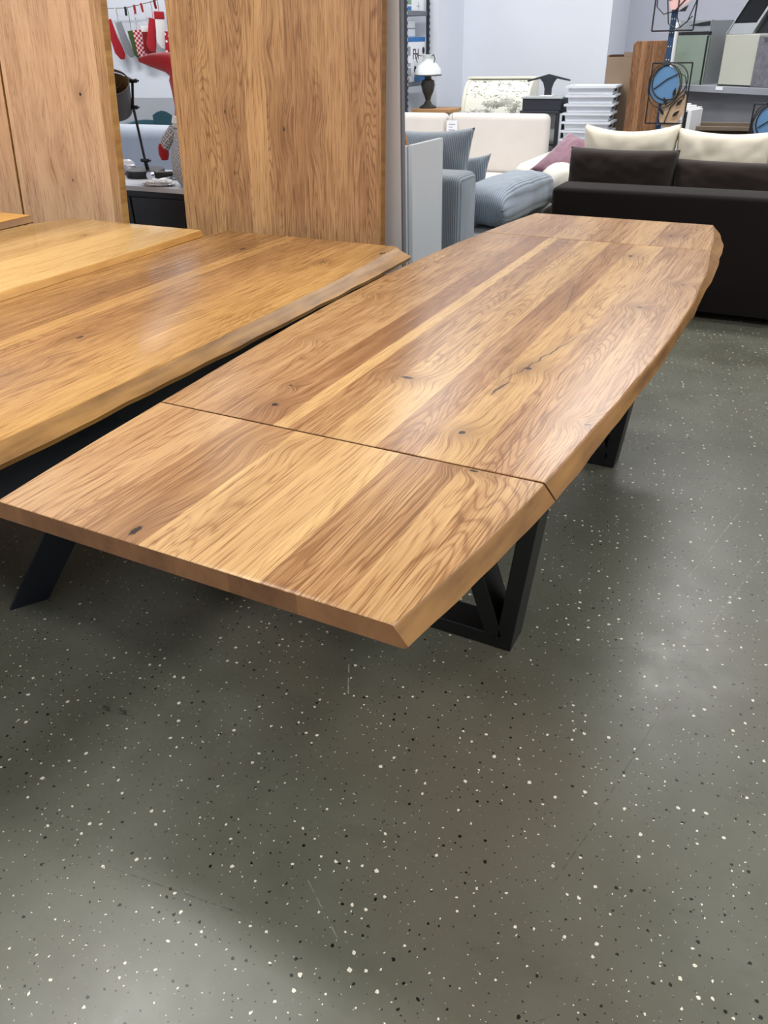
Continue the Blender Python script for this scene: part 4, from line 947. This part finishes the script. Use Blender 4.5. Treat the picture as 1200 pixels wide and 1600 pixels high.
bm = bmesh.new(); prism(bm, [(-.08, .485), (.08, .505), (.195, .515), (.195, .478), (.08, .475)], .004, 'Y', -.005); box(bm, .186, .205, -.004, 0, .0, .40); link('trim', bm, M_black, ov)
bm = bmesh.new()
for z in (.04, .44):
    lathe(bm, [(0, 0), (.006, 0), (.006, .004), (0, .004)], 12, M=Matrix.Translation((.17, -.004, z)) @ Matrix.Rotation(PI/2, 4, 'X'))
link('screw', bm, M_chrome, ov)
M_obeige = plain('beige_enamel', (186, 188, 178), .4, var=.04); M_ofront = plain('grey_patterned_glass', (118, 118, 128), .35, var=.3, scale=26)
o2 = empty('oven', shp(.535, .05, 1.1002), 'boxy beige sided oven with grey patterned front at the right end of shelf', 'oven', rz=RZ)
bm = bmesh.new(); box(bm, -.19, .165, 0, .40, .012, .44, b=.004); link('body', bm, M_obeige, o2)
bm = bmesh.new(); box(bm, -.19, .165, .0, .39, 0, .0115); link('base', bm, M_black, o2)
bm = bmesh.new(); box(bm, .166, .50, -.01, .40, -.0, .43, b=.008); link('front_frame', bm, M_ofront, o2)
text_mesh('printed_number', '50', .05, M_ink, o2, Matrix.Translation((.25, -.011, .39)) @ Matrix.Rotation(PI/2, 4, 'X'))
ov.scale = (.80, .9, .84); o2.scale = (.9, .9, .77)
hd = empty('cooker_hood', shp(.63, .22, 1.441), 'black glass cooker hood with silver edge tilted on top of the beige oven', 'cooker hood', rz=RZ)
Mh = Matrix(((1, 0, .62, 0), (0, 1, .1, 0), (0, 0, 1, 0), (0, 0, 0, 1)))
bm = bmesh.new(); box(bm, -.32, -.10, -.1, .02, .002, .34, M=Mh); link('glass', bm, plain('black_glass', (18, 20, 24), .1), hd)
bm = bmesh.new(); box(bm, -.10, -.075, -.115, .03, .002, .37, b=.002, M=Mh); box(bm, -.33, -.32, -.11, .03, .002, .34, M=Mh); box(bm, -.32, -.10, -.105, -.10, .002, .07, M=Mh); link('silver_edge', bm, M_inox, hd)
bm = bmesh.new(); box(bm, -.07, .45, -.08, .06, .002, .36, M=Mh); link('side_glass', bm, plain('smoked_glass', (34, 36, 42), .15), hd)
bm = bmesh.new(); box(bm, -.02, .02, -.01, .3, 0, .43, b=.003)
tag(link('white_board', bm, M_flexw, None, shp(-.175, .05, 1.1002), (0, 0, RZ)), 'narrow white upright panel on the grey shelf, left of the green glass oven', 'board')
# white bins behind the ovens
M_bin = plain('white_bin', (214, 218, 226), .45, var=.03)
for i, (s, z, w_, h, lb) in enumerate(((.40, 1.1002, .13, .09, 'lowest small grey-white tray between the two ovens'), (.41, 1.26, .14, .085, 'small white tray in the middle between the two ovens'), (.42, 1.36, .20, .17, 'open white box highest between the ovens'))):
    r = empty('storage_tray', shp(s, .46, z), lb, 'tray', rz=RZ)
    bm = bmesh.new(); box(bm, -w_/2, w_/2, -.0, .1, 0, .008)
    for q in ((-w_/2, -w_/2+.008, 0, .1), (w_/2-.008, w_/2, 0, .1), (-w_/2, w_/2, 0, .008), (-w_/2, w_/2, .092, .1)): box(bm, *q, 0.001, h)
    link('body', bm, M_bin, r)
    bm = bmesh.new(); box(bm, -w_/2-.008, w_/2+.008, -.008, .108, h, h+.01, b=.003); link('rim', bm, M_bin, r)
    if i:
        bm = bmesh.new(); box(bm, -w_/2, w_/2, 0.02, .1, -.07 if i == 2 else -.06, -.002); link('support', bm, M_back, r)
# white appliance doors and basket under the shelf
wd = empty('folder_rack', (-1.08, 6.98, 0), 'white upright panels with grey clip stacked under the shelf end', 'panel rack', rz=math.radians(-15))
for k in range(3):
    bm = bmesh.new(); box(bm, -.07+k*.045, -.035+k*.045, -.1, .25, 0, .985-.01*k, b=.004); link('panel', bm, M_flexw, wd)
bm = bmesh.new(); box(bm, .094, .125, -.1, .1, 0, .965, b=.003); link('panel', bm, M_flexw, wd)
bm = bmesh.new(); box(bm, -.066, .05, -.104, -.101, .86, .90); link('clip', bm, M_gprint, wd)
bm = bmesh.new(); box(bm, .068, .092, -.09, .0, 0, .95, b=.003); link('black_insert', bm, M_ink, wd)
bk = empty('wicker_basket', (-.62, 6.85, 0), 'dark brown open basket under the grey shelf behind the cream cushions', 'basket', rz=math.radians(2))
M_wick = plain('dark_wicker', (58, 46, 34), .8, var=.3, scale=60, bump=.6, bscale=60)
bm = bmesh.new()
for q in ((-.28, .26, -.15, -.135), (-.28, .26, .135, .15), (-.28, -.265, -.15, .15), (.245, .26, -.15, .15)): box(bm, *q, 0, .85)
link('body', bm, M_wick, bk)
bm = bmesh.new(); box(bm, -.30, .28, -.17, -.15, .845, .875, b=.004); box(bm, -.30, .28, .15, .17, .845, .875, b=.004); link('rim', bm, plain('taupe_rim', (112, 98, 84), .7), bk)
